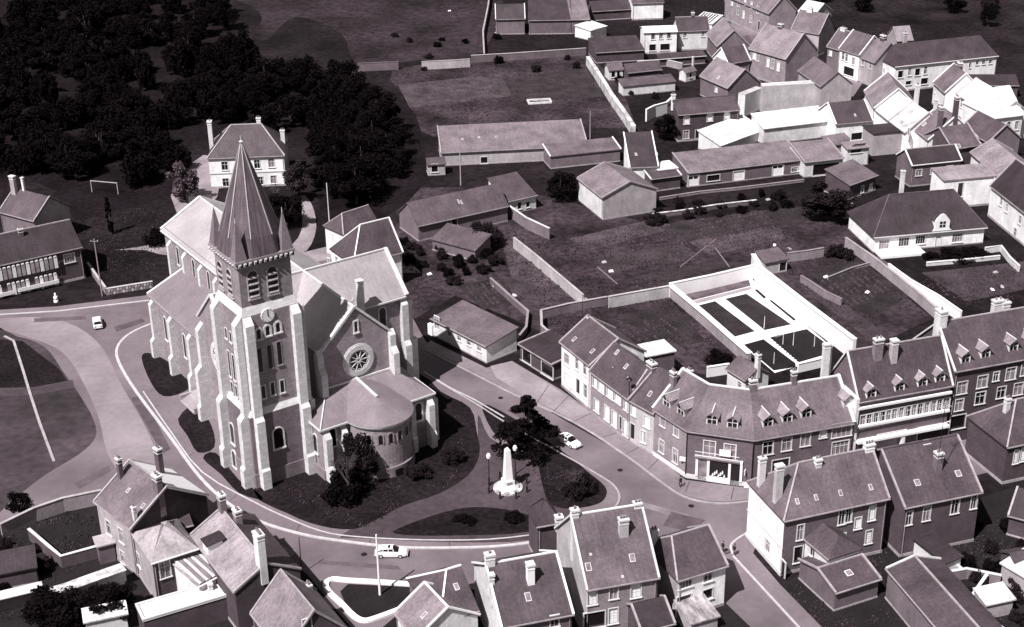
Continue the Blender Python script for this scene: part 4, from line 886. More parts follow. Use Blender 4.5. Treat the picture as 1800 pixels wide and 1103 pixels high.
h = H('turret_house', 'small dark hipped roof just behind the left chimney of the tall pale-gabled house', 'building', (945,924), (985,917), 6.0, D=4, rise=2.6, hip0=1.7, hip1=1.7, wall=PLAST(.08), rmat=SLATE(.06))
# ---- lower left cluster
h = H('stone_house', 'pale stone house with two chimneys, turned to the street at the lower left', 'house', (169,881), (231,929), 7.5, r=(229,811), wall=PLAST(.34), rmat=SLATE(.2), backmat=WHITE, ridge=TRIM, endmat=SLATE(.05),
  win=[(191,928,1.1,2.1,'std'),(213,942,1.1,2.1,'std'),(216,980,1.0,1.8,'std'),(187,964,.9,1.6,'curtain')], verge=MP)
h.chimney(206,811,.32,.7,.6,BRICK(.12),pots=2,x=.8,ztop=12.9); h.chimney(259,795,.75,1.0,.7,BRICK(.08),pots=2,x=2.6,ztop=13.2); h.chimney(278,868,.42,1.2,.8,BRICK(.14),pots=2,x=h.L-.5,ztop=13.2); h.chimney(230,899,.08,.45,.45,LP,pots=1,x=h.L-.4,ztop=10.2)
h.skylight(226,863,.5,.7); h.skylight(252,890,.5,.7)
h = H('stone_house', 'hip-roofed wing with bright left slope, in front of the pale stone house', 'house', (267,988), (345,963), 6.6, D=7.5, rise=2.6, hip0=3.6, hip1=3.0, wall=BRD, rmat=SLATE(.42), endmat=PLAST(.34), gutter=WHITE,  # dark front against pale ends: the courtyard shade is put into the wall colour
  win=[(290,1001,1.3,2.4,'std')], winL=[(244,985,1.1,2.0,'curtain'),(233,968,.9,1.8,'dark')])
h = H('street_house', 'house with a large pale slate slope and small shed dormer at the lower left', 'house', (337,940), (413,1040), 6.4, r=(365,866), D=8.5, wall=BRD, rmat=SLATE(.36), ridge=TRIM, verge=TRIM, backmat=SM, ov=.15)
h.chimney(367,843,.5,1.2,.8,BRICK(.16),pots=2,x=.5); h.chimney(416,896,.6,1.1,.8,BRICK(.2),pots=2); h.chimney(463,948,.45,1.5,.9,LP,pots=4,x=h.L-.3)
x, y = h.hit_slope(372, 962); k = h.rise/(h.D*.5); zz = h.slope(x, y)
mb = MB(); mb.hexa([(x-.9,y-.8,zz-.9),(x+.9,y-.8,zz-.9),(x+.9,y+1.2,zz-.2),(x-.9,y+1.2,zz-.2)], [(x-.9,y-.8,zz+.9),(x+.9,y-.8,zz+.9),(x+.9,y+1.2,zz+1.1),(x-.9,y+1.2,zz+1.1)]); d_ = mb.build('dormer', WHITE, h.root)
mb = MB(); mb.slab([(x-1.1,y-1.0,zz+1.0),(x+1.1,y-1.0,zz+1.0),(x+1.1,y+1.6,zz+1.35),(x-1.1,y+1.6,zz+1.35)], .1); mb.build('dormer_roof', SD, d_)
h = H('shed', 'striped corrugated lean-to roof between the two lower left houses', 'shed', (349,1029), (395,1005), 4.6, D=6.2, rise=1.0, roof='mono', wall=LP, rmat=mat('striped_sheet', .34, .3, .4, .6, .2, streak=.7), gutter=WHITE)
for k in range(8):
    part('roof_panel', 'striped', lambda mb: mb.slab([(.03,-.2,.3-.03),(.40,-.2,.3-.03),(.40,5.9,1.28),(.03,5.9,1.28)], .06), [ZINC, mat('weathered_sheet', .2, .3, .6)][k % 2], h.root, (k*.5, 0, 4.6))
h = H('outbuilding', 'long outbuilding with a flat white roof at the bottom left', 'outbuilding', (252.5,1093), (427,1041), 3.4, D=3.4, rise=0, roof='flat', wall=BRD, rmat=mat('white_felt', .7, .12, .5, .8, .1), cap=TRIM, ov=.1, plinth=False)
h.chimney(383,1030,.6,.5,.5,LP,pots=0,ztop=4.6,x=h.L*.72)
# ---- left edge house
h = H('shuttered_house', 'long dark-roofed house with scalloped shutters and white balcony rails at the left edge', 'house', (-120,492), (142,434), 6.4, r=(120.6,388,1), wall=BRD, rmat=SD, ridge=TRIM,
  win=[(122,454,1.9,1.7,'curtain')], verge=None)
o_ = h
for row, (v0, n0, hh) in enumerate(((466, 15, 2.3), (493, 15, 2.4))):
    for k in range(n0):
        u = 97-k*8.1; v = v0-6+k*1.85+(row*3)
        if row and k in (5, 11): continue
        q = on_plane(u, v, h.P0, h.nx); x = (q-h.P0).dot(h.ax); z = q.z
        part('shutter', ('sc', hh), lambda mb: mb.hexa([(p[0], -.5, p[1]) for p in arch_pts(.62, hh, 6)], [(p[0], -.42, p[1]) for p in arch_pts(.62, hh, 6)]), mat('grey_shutter', .3, .3, .8) if k % 3 else WHITE, h.root, (x, 0, z-hh/2))
        part('shutter_crest', 's', lambda mb: mb.hexa([(-.3,-.55,0),(.3,-.55,0),(.3,-.4,0),(-.3,-.4,0)], [(-.2,-.55,.22),(.2,-.55,.22),(.2,-.4,.22),(-.2,-.4,.22)]), WHITE, h.root, (x, 0, z+hh/2-.1))
for u0, v0, u1, v1 in ((32,508,104,497),(-60,532,24,515)):
    p, q = on_plane(u0, v0, h.P0-h.nx*1.0, h.nx), on_plane(u1, v1, h.P0-h.nx*1.0, h.nx)
    x0, x1 = (p-h.P0).dot(h.ax), (q-h.P0).dot(h.ax); mb = MB(); z = (p.z+q.z)/2; mb.box(x0,-1.1,z-.35,x1,-1.0,z+.35); mb.box(x0,-1.0,z-.34,x1,-.0,z-.2); mb.build('balcony', WHITE, h.root)
h.chimney(35,402,.4,.8,.6,BRICK(.1)); 
h = H('house', 'dark house with a pale gable slope behind the shuttered house, left edge', 'house', (0,372), (60,388), 6.0, D=9, rise=3.4, hip0=0, wall=DP, rmat=SLATE(.10), verge=TRIM, endmat=MP)
h.chimney(18,262,.4,1.2,.7,MP,x=.8,pots=0,ztop=12.5); h.chimney(34,266,.5,.5,.4,WHITE,x=2.6,pots=0,ztop=12.2)
# ---- white villa behind the spire
h = H('villa', 'white square villa with a mansard-like slate roof, half hidden behind the church spire', 'villa', (366,278), (498.5,273), 7.0, D=11.5, rise=5.2, hip0=4.8, hip1=4.8, wall=WP, rmat=SM, ridge=mat('lead', .4),
  win=[(395,292,1.3,1.9,'curtain'),(452,289,1.2,1.9,'curtain'),(477,287,1.2,1.9,'std'),(397,321,1.3,1.8,'std'),(458,318,1.1,1.8,'curtain'),(481,316,1.2,1.8,'std')])
mb = MB(); mb.box(-.1,-.12,3.3,h.L+.1,-.01,3.55); mb.box(-.15,-.2,6.5,h.L+.15,-.01,6.9); mb.build('string_course', TRIM, h.root)
h.chimney(366,213,.55,.9,1.3,LP,x=-.2,pots=1); h.chimney(454,207,.8,.9,.7,LP,pots=2); h.chimney(488,229,.6,.9,.7,LP,pots=2,x=h.L-.5)
h = H('stable', 'small dark-roofed annex right below the villa behind the church', 'outbuilding', (335,372), (372,369), 4.0, D=5, rise=2.2, wall=DP, rmat=SD, win=[])
# ---- house right behind the transept
h = H('presbytery', 'slate-roofed house with white ridge tiles directly behind the church transept', 'house', (622,465), (706,443), 6.5, r=(636,396), D=9, hip0=4.0, hip1=0, wall=WP, rmat=SM, ridge=WHITE, verge=WHITE,
  winL=[(578,462,.9,1.6,'std'),(592,459,.9,1.6,'std')])
h.chimney(672,417,.3,.9,.6,MP,pots=3); h.chimney(700,410,.6,.8,.7,LP,x=h.L-.4)
h = H('house', 'small roof with white edges peeping out above the presbytery behind the church', 'house', (604,412), (664,392), 6.0, D=6, rise=2.6, hip0=2, wall=LP, rmat=SM, ridge=TRIM)
h.chimney(666,372,.5,.8,.6,LP)
# ---- villa with the curved dormer, right
h = H('bungalow', 'white bungalow with a big hipped dark roof and curly white dormer', 'bungalow', (1538,416), (1731,399), 3.4, D=12.5, rise=5.6, hip0=5.0, hip1=4.2, wall=WP, rmat=SLATE(.055), ridge=mat('dark_ridge', .1), gutter=TRIM, ov=.4,
  win=[(1554,431,2.0,1.7,'std'),(1589,426,2.1,1.7,'std'),(1618,422,1.9,1.7,'std'),(1649,427,1.1,2.2,'door',WHITE),(1683,419,2.1,1.7,'curtain')])
x, y = h.hit_slope(1654, 403); zz = h.h-.3; w = 1.45
pr = [(-w-.55,0),(w+.55,0),(w+.5,.45),(w+.1,.65),(w,1.1),(w,2.3),(w-.35,2.9),(w-.6,3.1),(.45,3.6),(0,3.75),(-.45,3.6),(-w+.6,3.1),(-w+.35,2.9),(-w,2.3),(-w,1.1),(-w-.1,.65),(-w-.5,.45)]
mb = MB(); mb.hexa([(x+p[0], -.25, zz+p[1]) for p in pr], [(x+p[0], .2, zz+p[1]) for p in pr]); d_ = mb.build('dormer', WHITE, h.root)
mb = MB(); sl_ = h.rise/(h.D*.5); mb.hexa([(x-w+.1,.21,zz+.1),(x+w-.1,.21,zz+.1),(x+w-.1,.22+2.2/sl_,zz+2.3),(x-w+.1,.22+2.2/sl_,zz+2.3)], [(x-w+.1,.21,zz+2.3),(x+w-.1,.21,zz+2.3),(x+w-.1,.22+2.3/sl_,zz+2.4),(x-w+.1,.22+2.3/sl_,zz+2.4)])
mb.build('dormer_cheek', WHITE, d_)
mb = MB(); mb.slab([(x-w-.1,.21,zz+2.35),(x,.21,zz+3.55),(x,6,zz+3.55),(x-w-.1,5,zz+2.35)], .1); mb.slab([(x,.21,zz+3.55),(x+w+.1,.21,zz+2.35),(x+w+.1,5,zz+2.35),(x,6,zz+3.55)], .1); mb.build('dormer_roof', h.rm, d_)
mb = MB(); mb.box(x-.6,-.29,zz+1.1,x+.6,-.251,zz+2.3); mb.build('pane', GLASS, d_); mb = MB(); mb.bar((x,-.3,zz+1.1),(x,-.3,zz+2.3),.08); mb.bar((x-.6,-.3,zz+1.7),(x+.6,-.3,zz+1.7),.07); mb.build('window_bar', WHITE, d_)
h.chimney(1588,300,.75,.7,.7,LP,pots=1)
mb = MB(); mb.box(.3,-3.2,.0,9.2,-.02,.5); mb.build('terrace', WHITE, h.root)
h = H('annex', 'brick annex with small round-headed windows and white parapets behind the bungalow', 'building', (1603,290), (1689,281), 5.0, D=6.5, rise=2.2, wall=BR, rmat=SD, verge=WHITE, ridge=TRIM, gutter=WHITE,
  win=[(1615,304,1.3,1.3,'curtain'),(1641,301,1.3,1.3,'curtain'),(1669,297,1.3,1.3,'curtain')])
h.skylight(1684,257,1.0,.9,WHITE)
h = H('white_building', 'tall plain white side wall with one dark door right behind the bungalow', 'building', (1660,317), (1748,309), 6.4, D=5.5, rise=.6, roof='mono', wall=WP, rmat=SLATE(.3), win=[(1688,334,1.1,3.0,'dark')], gutter=False)
h = H('white_building', 'white house with black-edged windows at the right edge below the pale roof', 'house', (1743,327), (1830,395), 6.5, D=9, rise=5.2, wall=WP, rmat=SD, ridge=TRIM, verge=TRIM,
  win=[(1760,355,.8,1.6,'std'),(1770,366,.8,1.6,'std'),(1793,387,.9,1.6,'std'),(1783,418,1.0,2.0,'std')])
h = H('house', 'pale-roofed house with a bushy dark chimney stack at the right edge', 'house', (1708,268), (1755,309), 5.5, D=9.0, rise=2.6, wall=WP, rmat=SLATE(.3), verge=TRIM)
h.chimney(1742,281,.2,.7,.6,BRD)
# ---- long row of garages and workshops, middle right
h = H('garage_building', 'long low building with three white garage doors and a pale roof', 'garage', (1210,305), (1413,281), 3.2, r=(1191,271), D=9.0, roof='mono', rise=1.5, wall=BR, rmat=SLATE(.22), verge=TRIM, ov=.15,
  win=[(1219,322,2.4,2.5,'garage'),(1254,313,2.9,1.3,'dark'),(1298,319,2.6,2.3,'shut'),(1367,307,2.6,2.7,'garage'),(1398,298,1.8,1.0,'std'),(1404,310,.8,1.3,'shut')])
for u, v in ((1237,277),(1275,273),(1374,260),(1313,268)): h.skylight(u, v, .5, .5, POT)
h = H('garage_building', 'open-fronted shed with pale roof joined to the right end of the long garage building', 'shed', (1415,285), (1482,278), 3.6, D=8.0, rise=1.6, roof='mono', wall=LP, rmat=SLATE(.22), win=[(1452,298,6.2,2.6,'dark')], verge=TRIM)
h = H('shed', 'low shed with a white-edged grey roof left of the long garage building', 'shed', (1145,315), (1196,308), 3.0, D=5, rise=.9, roof='mono', wall=BRD, rmat=SM, verge=LP)
h = H('gabled_workshop', 'gable-fronted workshop with half-hipped pale roof and light left wall', 'workshop', (1017,313), (1060,347), 5.0, r=(1022,290), D=12.0, rise=2.4, wall=LP, rmat=SLATE(.22), endmat=MP, verge=TRIM)
h = H('house', 'square dark-roofed house squeezed between the gabled workshop and the garages', 'house', (1108,294), (1156,292), 4.6, D=9, rise=4.5, roof='mono', wall=WP, rmat=SLATE(.05), verge=WHITE)
h.skylight(1118,272,.5,.8); h.skylight(1154,271,.5,.8)
h = H('white_shed', 'small bright white block beside the square dark-roofed house', 'outbuilding', (1158,300), (1190,296), 3.8, D=4.5, rise=0, roof='flat', wall=WHITE, rmat=WHITE, plinth=False)
h = H('brick_house', 'dark brick house with three white upper windows above the long garage building', 'house', (1193,202), (1299,193), 6.6, r=(1189,168), D=7.5, rise=2.2, wall=BRICK(.06), rmat=SM, ridge=mat('dark_ridge', .1),
  win=[(1207,211,1.3,2.0,'shut'),(1248,206,1.3,2.0,'shut'),(1278,202,1.2,1.9,'shut'),(1206,237,1.3,1.9,'curtain'),(1226,237,1.0,2.3,'door'),(1247,232,1.3,2.0,'curtain'),(1276,224,2.8,1.0,'dark')])
h.chimney(1186,166,.6,.8,.7,WHITE,x=0)
h = H('covered_hall', 'white-roofed hall running left to right in the middle of the upper blocks', 'hall', (1343,226), (1460,212), 4.0, D=6.5, rise=1.5, roof='mono', wall=LP, rmat=SX, gutter=TRIM, thick=.25)
for k in range(13): part('roof_panel', 'hall', lambda mb: mb.slab([(.1,-.2,.1),(.2,-.2,.1),(.2,6.5,1.65),(.1,6.5,1.65)], .08), ZINC, h.root, (k*h.L/13, 0, 4.03))
h = H('covered_hall', 'white ramp-like roof sloping down to the left of the white-roofed hall', 'hall', (1267,256), (1343,228), 2.4, D=6.5, rise=2.0, roof='mono', wall=LP, rmat=SX, gutter=False, thick=.25)
h = H('rendered_building', 'plain grey windowless block with a white-edged top above the white-roofed hall', 'building', (1342,154), (1443,148), 6.5, D=2.2, rise=0, roof='flat', wall=PLAST(.42), rmat=mat('pale_felt', .45, .2), cap=TRIM, ov=0)
h = H('rendered_building', 'low pale side wing at the left end of the plain grey windowless block', 'building', (1310,168), (1341,156), 5.5, D=2.0, rise=0, roof='flat', wall=LP, rmat=mat('pale_felt', .45, .2), ov=0)
h = H('long_barn', 'very long low barn with a plain grey roof in the middle distance', 'barn', (776,268.5), (1032,256), 3.2, r=(767,223), D=11, wall=MP, rmat=SLATE(.21), ridge=None, verge=TRIM, roof='mono',
  win=[(851,282,1.5,1.5,'dark')])
for u, v in ((813,245),(842,242),(873,241)): h.skylight(u, v, .5, .7)
h = H('outhouse', 'tiny crumbling outhouse at the left end of the very long barn', 'outbuilding', (752,290), (782,288), 2.6, D=3.0, rise=1.0, wall=MP, rmat=SM, win=[(764,296,1.4,1.8,'dark')], gutter=False)
h = H('shed', 'small grey-roofed shed with two dark openings below the very long barn', 'shed', (893,354), (942,343), 3.0, D=8, rise=2.4, wall=LP, rmat=SLATE(.10), win=[(913,362,.9,1.5,'dark'),(928,360,.9,1.2,'dark')], roof='mono')
h = H('long_barn', 'long slanting slate barn behind the church gardens', 'barn', (735,397), (892,362), 3.4, r=(723,355), D=8.5, rise=3.4, wall=DP, rmat=SLATE(.12), ridge=None, win=[(799,396,1.2,2.6,'dark')])
for u, v in ((806,355),(811,356)): h.skylight(u, v, .3, 1.0)
h = H('lean_to', 'lean-to with a sagging roof under the slanting slate barn', 'shed', (760,420), (835,440), 2.4, D=5, rise=1.4, roof='mono', wall=DP, rmat=SLATE(.11), gutter=False)
h = H('shed', 'low dark garden shed roof left of the gabled workshop', 'shed', (968,275), (1090,262), 3.0, D=5.5, rise=.8, roof='mono', wall=DP, rmat=SLATE(.16), verge=WHITE, gutter=False)
# ---- upper right blocks
h = H('house', 'white house with a low pale roof and three dark windows near the top', 'house', (1132,57), (1190,55), 6.2, D=6, rise=.8, wall=WP, rmat=SX, gutter=WHITE,
  win=[(1148,64,1.0,1.8,'std'),(1162,63,1.0,1.8,'std'),(1176,62,1.0,1.8,'std'),(1147,84,1.8,1.8,'dark'),(1169,83,2.6,1.8,'dark')])
h = H('house', 'dark-roofed pale house joined to the right of the white house near the top', 'house', (1192,55), (1246,53), 5.6, D=7.5, rise=2.8, wall=LP, rmat=SLATE(.07), win=[(1204,62,.9,1.5,'curtain'),(1236,60,.9,1.5,'curtain')], ridge=TRIM)
h.chimney(1218,22,.5,.8,.6,BRD)
h = H('greenhouse', 'striped glasshouse roof behind the pale house near the top', 'greenhouse', (1220,36), (1252,42), 3.2, D=5, rise=1.4, roof='mono', wall=LP, rmat=ZINC, gutter=False)
for k in range(6): part('glazing_strip', 'gh', lambda mb: mb.slab([(0,0,.06),(.4,0,.06),(.4,4.8,1.42),(0,4.8,1.42)], .05), GLASS, h.root, (.3+k*.95, 0, 3.25))
h = H('shed', 'pair of low dark roofs left of the white house near the top', 'shed', (1048,93), (1132,88), 3.0, D=10, rise=1.4, roof='mono', wall=BRD, rmat=SLATE(.07))
h = H('garden_shed', 'small slate-roofed shed with pale posts beside the long diagonal garden wall', 'shed', (1071,124), (1095,122), 2.8, D=4, rise=1.2, wall=LP, rmat=SLATE(.14), win=[(1078,131,1.0,1.6,'dark'),(1087,130,.8,1.6,'dark')], gutter=False)
h = H('shed', 'wide dark-roofed shed in the garden beside the diagonal wall', 'shed', (1104,128), (1162,122), 2.6, D=5, rise=1.6, wall=BRD, rmat=SLATE(.10))
h = H('house', 'house with a long plain pale slope running down behind the dark brick house', 'house', (1232,134), (1280,155), 5.0, D=9.5, rise=4.0, wall=DP, rmat=SLATE(.26), verge=TRIM, win=[(1259,158,1.0,1.2,'shut')])
h.chimney(1221,100,.5,.6,.5,WHITE,x=.5,pots=0); h.skylight(1263,137,.7,.9,WHITE)
h = H('barn', 'barn with a bright white left gable in the upper right blocks', 'barn', (1280,112), (1318,106), 4.6, D=7, rise=3.2, wall=DP, rmat=SLATE(.09), verge=WHITE, endmat=WHITE)
h = H('house', 'house with four tall white windows on its left front in the upper right blocks', 'house', (1318,86), (1382,104), 7.4, r=(1348,43), wall=BRL, rmat=SLATE(.27), verge=MP,
  win=[(1326,97,.9,2.2,'shut'),(1332,100,.8,2.2,'curtain'),(1350,110,.9,2.4,'shut'),(1358,113,.8,2.4,'curtain'),(1368,117,.9,2.4,'shut')])
h.chimney(1373,42,.5,1.4,.9,BRD)
h = H('house', 'brick street house with white windows at the top edge of the picture', 'house', (1275,-8), (1352,24), 7.2, D=9, rise=4.5, wall=BRL, rmat=SLATE(.2),
  win=[(1287,4,1.0,2.0,'shut'),(1298,6,1.0,2.0,'curtain'),(1310,4,1.0,2.0,'shut'),(1321,10,1.0,2.0,'shut'),(1332,18,1.0,2.0,'std'),(1297,20,.9,2.2,'std'),(1307,26,1.0,2.2,'shut'),(1334,45,1.0,2.4,'door'),(1320,34,1.0,2.0,'curtain')], verge=TRIM)
h = H('house', 'dark-sided gabled house in the upper right, beyond the tall-windowed house', 'house', (1392,52), (1440,60), 6.5, D=9, rise=4.5, wall=MP, rmat=SLATE(.16), verge=TRIM)
h.chimney(1424,14,.5,1.6,.8,WHITE)
h = H('house', 'slate-roofed house left of the white two-window house in the upper right', 'house', (1455,82), (1476,88), 6.5, D=8, rise=4, wall=DP, rmat=SLATE(.14), ridge=TRIM, verge=TRIM, win=[(1460,93,.9,1.6,'shut')])
h.chimney(1483,49,.5,1.6,.8,WHITE)
h = H('house', 'white house with two upper windows on the street in the upper right blocks', 'house', (1476,86), (1511,97), 7.4, D=9, rise=4.2, wall=WP, rmat=SLATE(.14), verge=WHITE,
  win=[(1482,99,.9,1.9,'std'),(1488,102,.8,1.9,'std'),(1500,108,.9,1.9,'std'),(1492,126,3.6,2.2,'dark')])
h = H('house', 'grey-fronted house right of the white two-window house in the upper right', 'house', (1512,100), (1538,110), 6.6, D=9, rise=4.4, wall=MP, rmat=SLATE(.22), win=[(1517,110,1.0,1.5,'curtain'),(1530,116,.8,1.5,'std')])
h.chimney(1553,62,.5,1.5,.8,BRD)
h = H('town_hall', 'long white two-storey building with arched windows and dark roof, upper right', 'building', (1574,117), (1753,98), 6.8, D=10, rise=4.2, hip0=2.5, hip1=2.5, wall=WP, rmat=SLATE(.07), gutter=WHITE,
  win=[(1583,131,1.4,1.8,'dark'),(1599,127,.8,1.9,'curtain'),(1613,127,1.4,1.8,'dark'),(1627,124,.9,1.9,'curtain'),(1625,143,2.0,1.6,'dark'),(1597,146,1.6,1.0,'dark'),(1718,111,.9,1.0,'std'),(1729,110,.9,1.0,'std'),(1741,109,.9,1.0,'std'),(1705,115,.5,1.4,'dark')],
  winL=[(1554,125,.7,1.3,'curtain')])
h.chimney(1592,58,.9,.9,.7,MP)
h = H('gabled_house', 'grey gable-ended house in front of the long white arched-window building', 'house', (1404,124), (1444,152), 7.0, D=8, rise=3.2, wall=MP, rmat=SLATE(.16))
h = H('house', 'house with a broad dark square roof beside the white-roofed hall', 'house', (1470,218), (1533,212), 4.8, D=10, rise=3.4, wall=WP, rmat=SLATE(.07), verge=WHITE)
h.skylight(1503,203,.4,.8)
h = H('street_house', 'house with three pale striped roof strips slanting down, upper right', 'house', (1521,160), (1538,190), 6.0, D=10, rise=4.6, wall=WP, rmat=SLATE(.26), verge=WHITE)
h = H('street_house', 'white-roofed house next to the striped roofs in the upper right blocks', 'house', (1539,192), (1564,212), 5.6, D=10, rise=4.0, wall=WP, rmat=SX, verge=MP)
h.chimney(1614,150,.6,1.2,.7,LP)
h = H('street_house', 'house with a blotchy whitewashed roof in the middle of the upper right blocks', 'house', (1565,213), (1592,233), 5.5, D=10, rise=4.2, wall=WP, rmat=mat('blotchy_roof', .5, .5, .5, .8, .3), verge=LP, win=[(1597,232,.7,1.6,'dark')])
h = H('street_house', 'slate house with a big dark chimney and white left gable, upper right', 'house', (1607,225), (1633,246), 6.0, D=11, rise=5, wall=WP, rmat=SLATE(.2), verge=WHITE)
h.chimney(1711,190,.5,1.2,.8,BRD,pots=2); h.chimney(1641,172,.4,.8,.6,LP,pots=0); h.chimney(1664,194,.2,1.2,.8,BRICK(.12)); h.skylight(1625,219,1.0,1.0,WHITE)
h = H('street_house', 'house with a dark brick chimney in front of the long white arched-window building', 'house', (1642,145), (1662,163), 5.5, D=9, rise=4.5, wall=WP, rmat=SLATE(.17), verge=WHITE, win=[(1644,160,.5,1.0,'dark')])
h.chimney(1688,110,.6,1.6,1.0,BRD)
h = H('white_roofed_house', 'house with a broad bright white roof at the right edge, upper right', 'house', (1750,208), (1798,202), 6.4, D=13, rise=5.0, wall=WP, rmat=SX, hip0=3.5,
  win=[(1759,222,.9,1.7,'std'),(1773,222,.9,2.0,'std'),(1787,221,.9,2.0,'std')])
h = H('white_roofed_house', 'long white roof slanting down to the left of the right-edge white house', 'house', (1683,165), (1750,208), 5.4, D=9, rise=3.5, wall=WP, rmat=SX, verge=MP, win=[(1690,183,.9,1.8,'std'),(1704,191,.9,1.8,'std')])
h = H('dark_gabled_house', 'gable house with a black end wall and chimney beside the white-roofed right-edge house', 'house', (1674,262), (1722,254), 6.0, D=10, rise=3.2, wall=BRD, rmat=SLATE(.12), verge=TRIM)
h = H('rendered_building', 'pale cube-shaped building with a flat dark roof, upper right', 'building', (1536,236), (1592,231), 5.2, D=5.5, rise=0, roof='flat', wall=MP, rmat=SD, plinth=False, gutter=False)
h = H('rendered_building', 'low pale wall-like building with two dark openings left of the flat-roofed cube', 'building', (1490,262), (1528,258), 4.2, D=3, rise=.4, roof='mono', wall=LP, rmat=SLATE(.24), win=[(1506,240,2.6,1.6,'dark'),(1505,266,2.6,.8,'dark')])
h = H('yard_shed', 'grey-roofed shed with a white door beside the tall poplar-like pole, right', 'shed', (1494,325), (1541,308), 3.4, D=6.5, rise=1.6, roof='mono', wall=BRD, rmat=SLATE(.17), win=[(1530,337,.9,1.8,'shut'),(1516,333,.8,1.5,'std')])
h = H('privy', 'tiny white-sided hut in the dark garden left of the bungalow', 'shed', (1486,368), (1504,365), 2.2, D=1.6, rise=.3, roof='mono', wall=MP, rmat=LP, gutter=False, plinth=False)
h = H('farm_building', 'large dark-roofed farm building with a pale wing at the top of the picture', 'building', (930,36), (1004,35), 4.2, D=15, rise=4, roof='mono', wall=PLAST(.14), rmat=SLATE(.06), verge=None)
h = H('farm_building', 'pale-roofed wing joined to the right of the large farm building at the top', 'building', (1005,35), (1036,34), 4.2, D=15, rise=4, roof='mono', wall=PLAST(.14), rmat=SLATE(.22), win=[(1016,51,1.0,1.0,'dark')])
h = H('farm_building', 'dark-roofed farm building with white right edge at the top, left of the large one', 'building', (872,34), (922,33), 4.6, D=9, rise=3.2, wall=DP, rmat=SLATE(.06), verge=LP)
h = H('white_shed', 'low white shed right of the farm building at the top', 'shed', (1038,54), (1066,46), 3.0, D=6, rise=.5, roof='mono', wall=WP, rmat=SX, gutter=False)
h = H('house', 'pale walled house at the very top edge above the white house', 'house', (1112,6), (1166,4), 5.2, D=7, rise=2, wall=WP, rmat=SLATE(.1))
h = H('house', 'dark shed roof at the very top edge between the farm and the pale house', 'shed', (1042,20), (1108,16), 3.0, D=8, rise=2, wall=BRD, rmat=SLATE(.06))
h = H('shed', 'long low lean-to with a pale left end beside the diagonal stone wall', 'shed', (1096,152), (1187,143), 2.6, D=3.6, rise=.8, roof='mono', wall=LP, rmat=SLATE(.13), gutter=False)
h = H('hut', 'tiny pale hut with a thin chimney between the upper gardens', 'hut', (1206,128), (1223,124), 2.6, D=2.6, rise=.8, wall=LP, rmat=SLATE(.2), win=[(1214,133,.8,1.2,'dark')], gutter=False)
h.chimney(1221,100,.5,.4,.4,LP,pots=0,ztop=6)
h = H('house', 'house showing one big plain slate slope beside the striped glasshouse', 'house', (1244,60), (1262,82), 5.0, D=8.5, rise=4.2, wall=DP, rmat=SLATE(.26), verge=MP)
h = H('shed', 'low slate roof with a white front edge between the glasshouse and the white-gabled barn', 'shed', (1270,84), (1322,78), 3.2, D=4.5, rise=1.8, wall=BRD, rmat=SLATE(.12), gutter=WHITE)
h = H('shed', 'narrow dark lean-to under the white house near the top', 'shed', (1160,104), (1240,98), 2.2, D=2.6, rise=.6, roof='mono', wall=BRD, rmat=SLATE(.07), gutter=TRIM)
h = H('shed', 'small lean-to in front of the broad white roof at the right edge', 'shed', (1722,252), (1750,246), 2.8, D=3.4, rise=.9, roof='mono', wall=LP, rmat=SLATE(.2), gutter=False)
h = H('shed', 'low grey shed roof left of the cube-shaped building', 'shed', (1462,256), (1500,250), 2.8, D=4, rise=.8, roof='mono', wall=MP, rmat=SLATE(.18), gutter=False)
h = H('house', 'dark slate house behind the house with a black end wall, upper right', 'house', (1690,225), (1738,250), 5.0, D=8, rise=3.4, wall=DP, rmat=SLATE(.10), verge=TRIM)
h = H('house', 'black low roof right of the long white arched-window building', 'shed', (1700,150), (1790,150), 3.4, D=8, rise=1.5, wall=BRD, rmat=SLATE(.05))
h = H('house', 'small pale pointed roof behind the long white arched-window building', 'house', (1577,72), (1604,70), 6.5, D=6, rise=3, wall=MP, rmat=SLATE(.3))
h = H('house', 'house with a white-capped roof beyond the dark-sided gabled house at the top', 'house', (1404,20), (1432,26), 6.5, D=8, rise=2.5, wall=MP, rmat=SX)
h = H('shed', 'small grey shed near the long barn in the lower right corner', 'shed', (1690,1085), (1722,1078), 2.6, D=3, rise=.8, wall=MP, rmat=SLATE(.2), gutter=False)
h = H('shed', 'low dark shed behind the big white sheet roof at lower right', 'shed', (1790,1000), (1840,992), 2.6, D=4, rise=1.0, wall=BRD, rmat=SLATE(.09), gutter=False)
h = H('shed', 'small shed with a striped grey roof beside the black-roofed shed, bottom centre', 'shed', (1216,1095), (1262,1082), 2.2, D=4.0, rise=.5, roof='mono', wall=MP, rmat=mat('striped_sheet', .34), gutter=False)
h = H('shed', 'dark lean-to in the walled yard at the far lower left', 'shed', (-10,1010), (62,996), 2.6, D=3.4, rise=.9, roof='mono', wall=BRD, rmat=SLATE(.05), gutter=False)
h = H('shed', 'small flat pale-roofed shed at the bottom left edge', 'shed', (150,1095), (222,1080), 2.4, D=2.6, rise=0, roof='flat', wall=LP, rmat=SX, plinth=False)
h = H('porch', 'small grey pillar-like block beside the door of the pale stone house', 'outbuilding', (172,962), (200,955), 2.8, D=2.2, rise=0, roof='flat', wall=PLAST(.14), rmat=MP, plinth=False)
h = H('outbuilding', 'low dark roof wedged between the pale stone house and the big pale slate slope', 'outbuilding', (287,934), (336,922), 5.4, D=5.5, rise=1.4, roof='mono', wall=BRD, rmat=SLATE(.07))
if False:
    for d_ in DEBUG: print('HOUSE', d_)
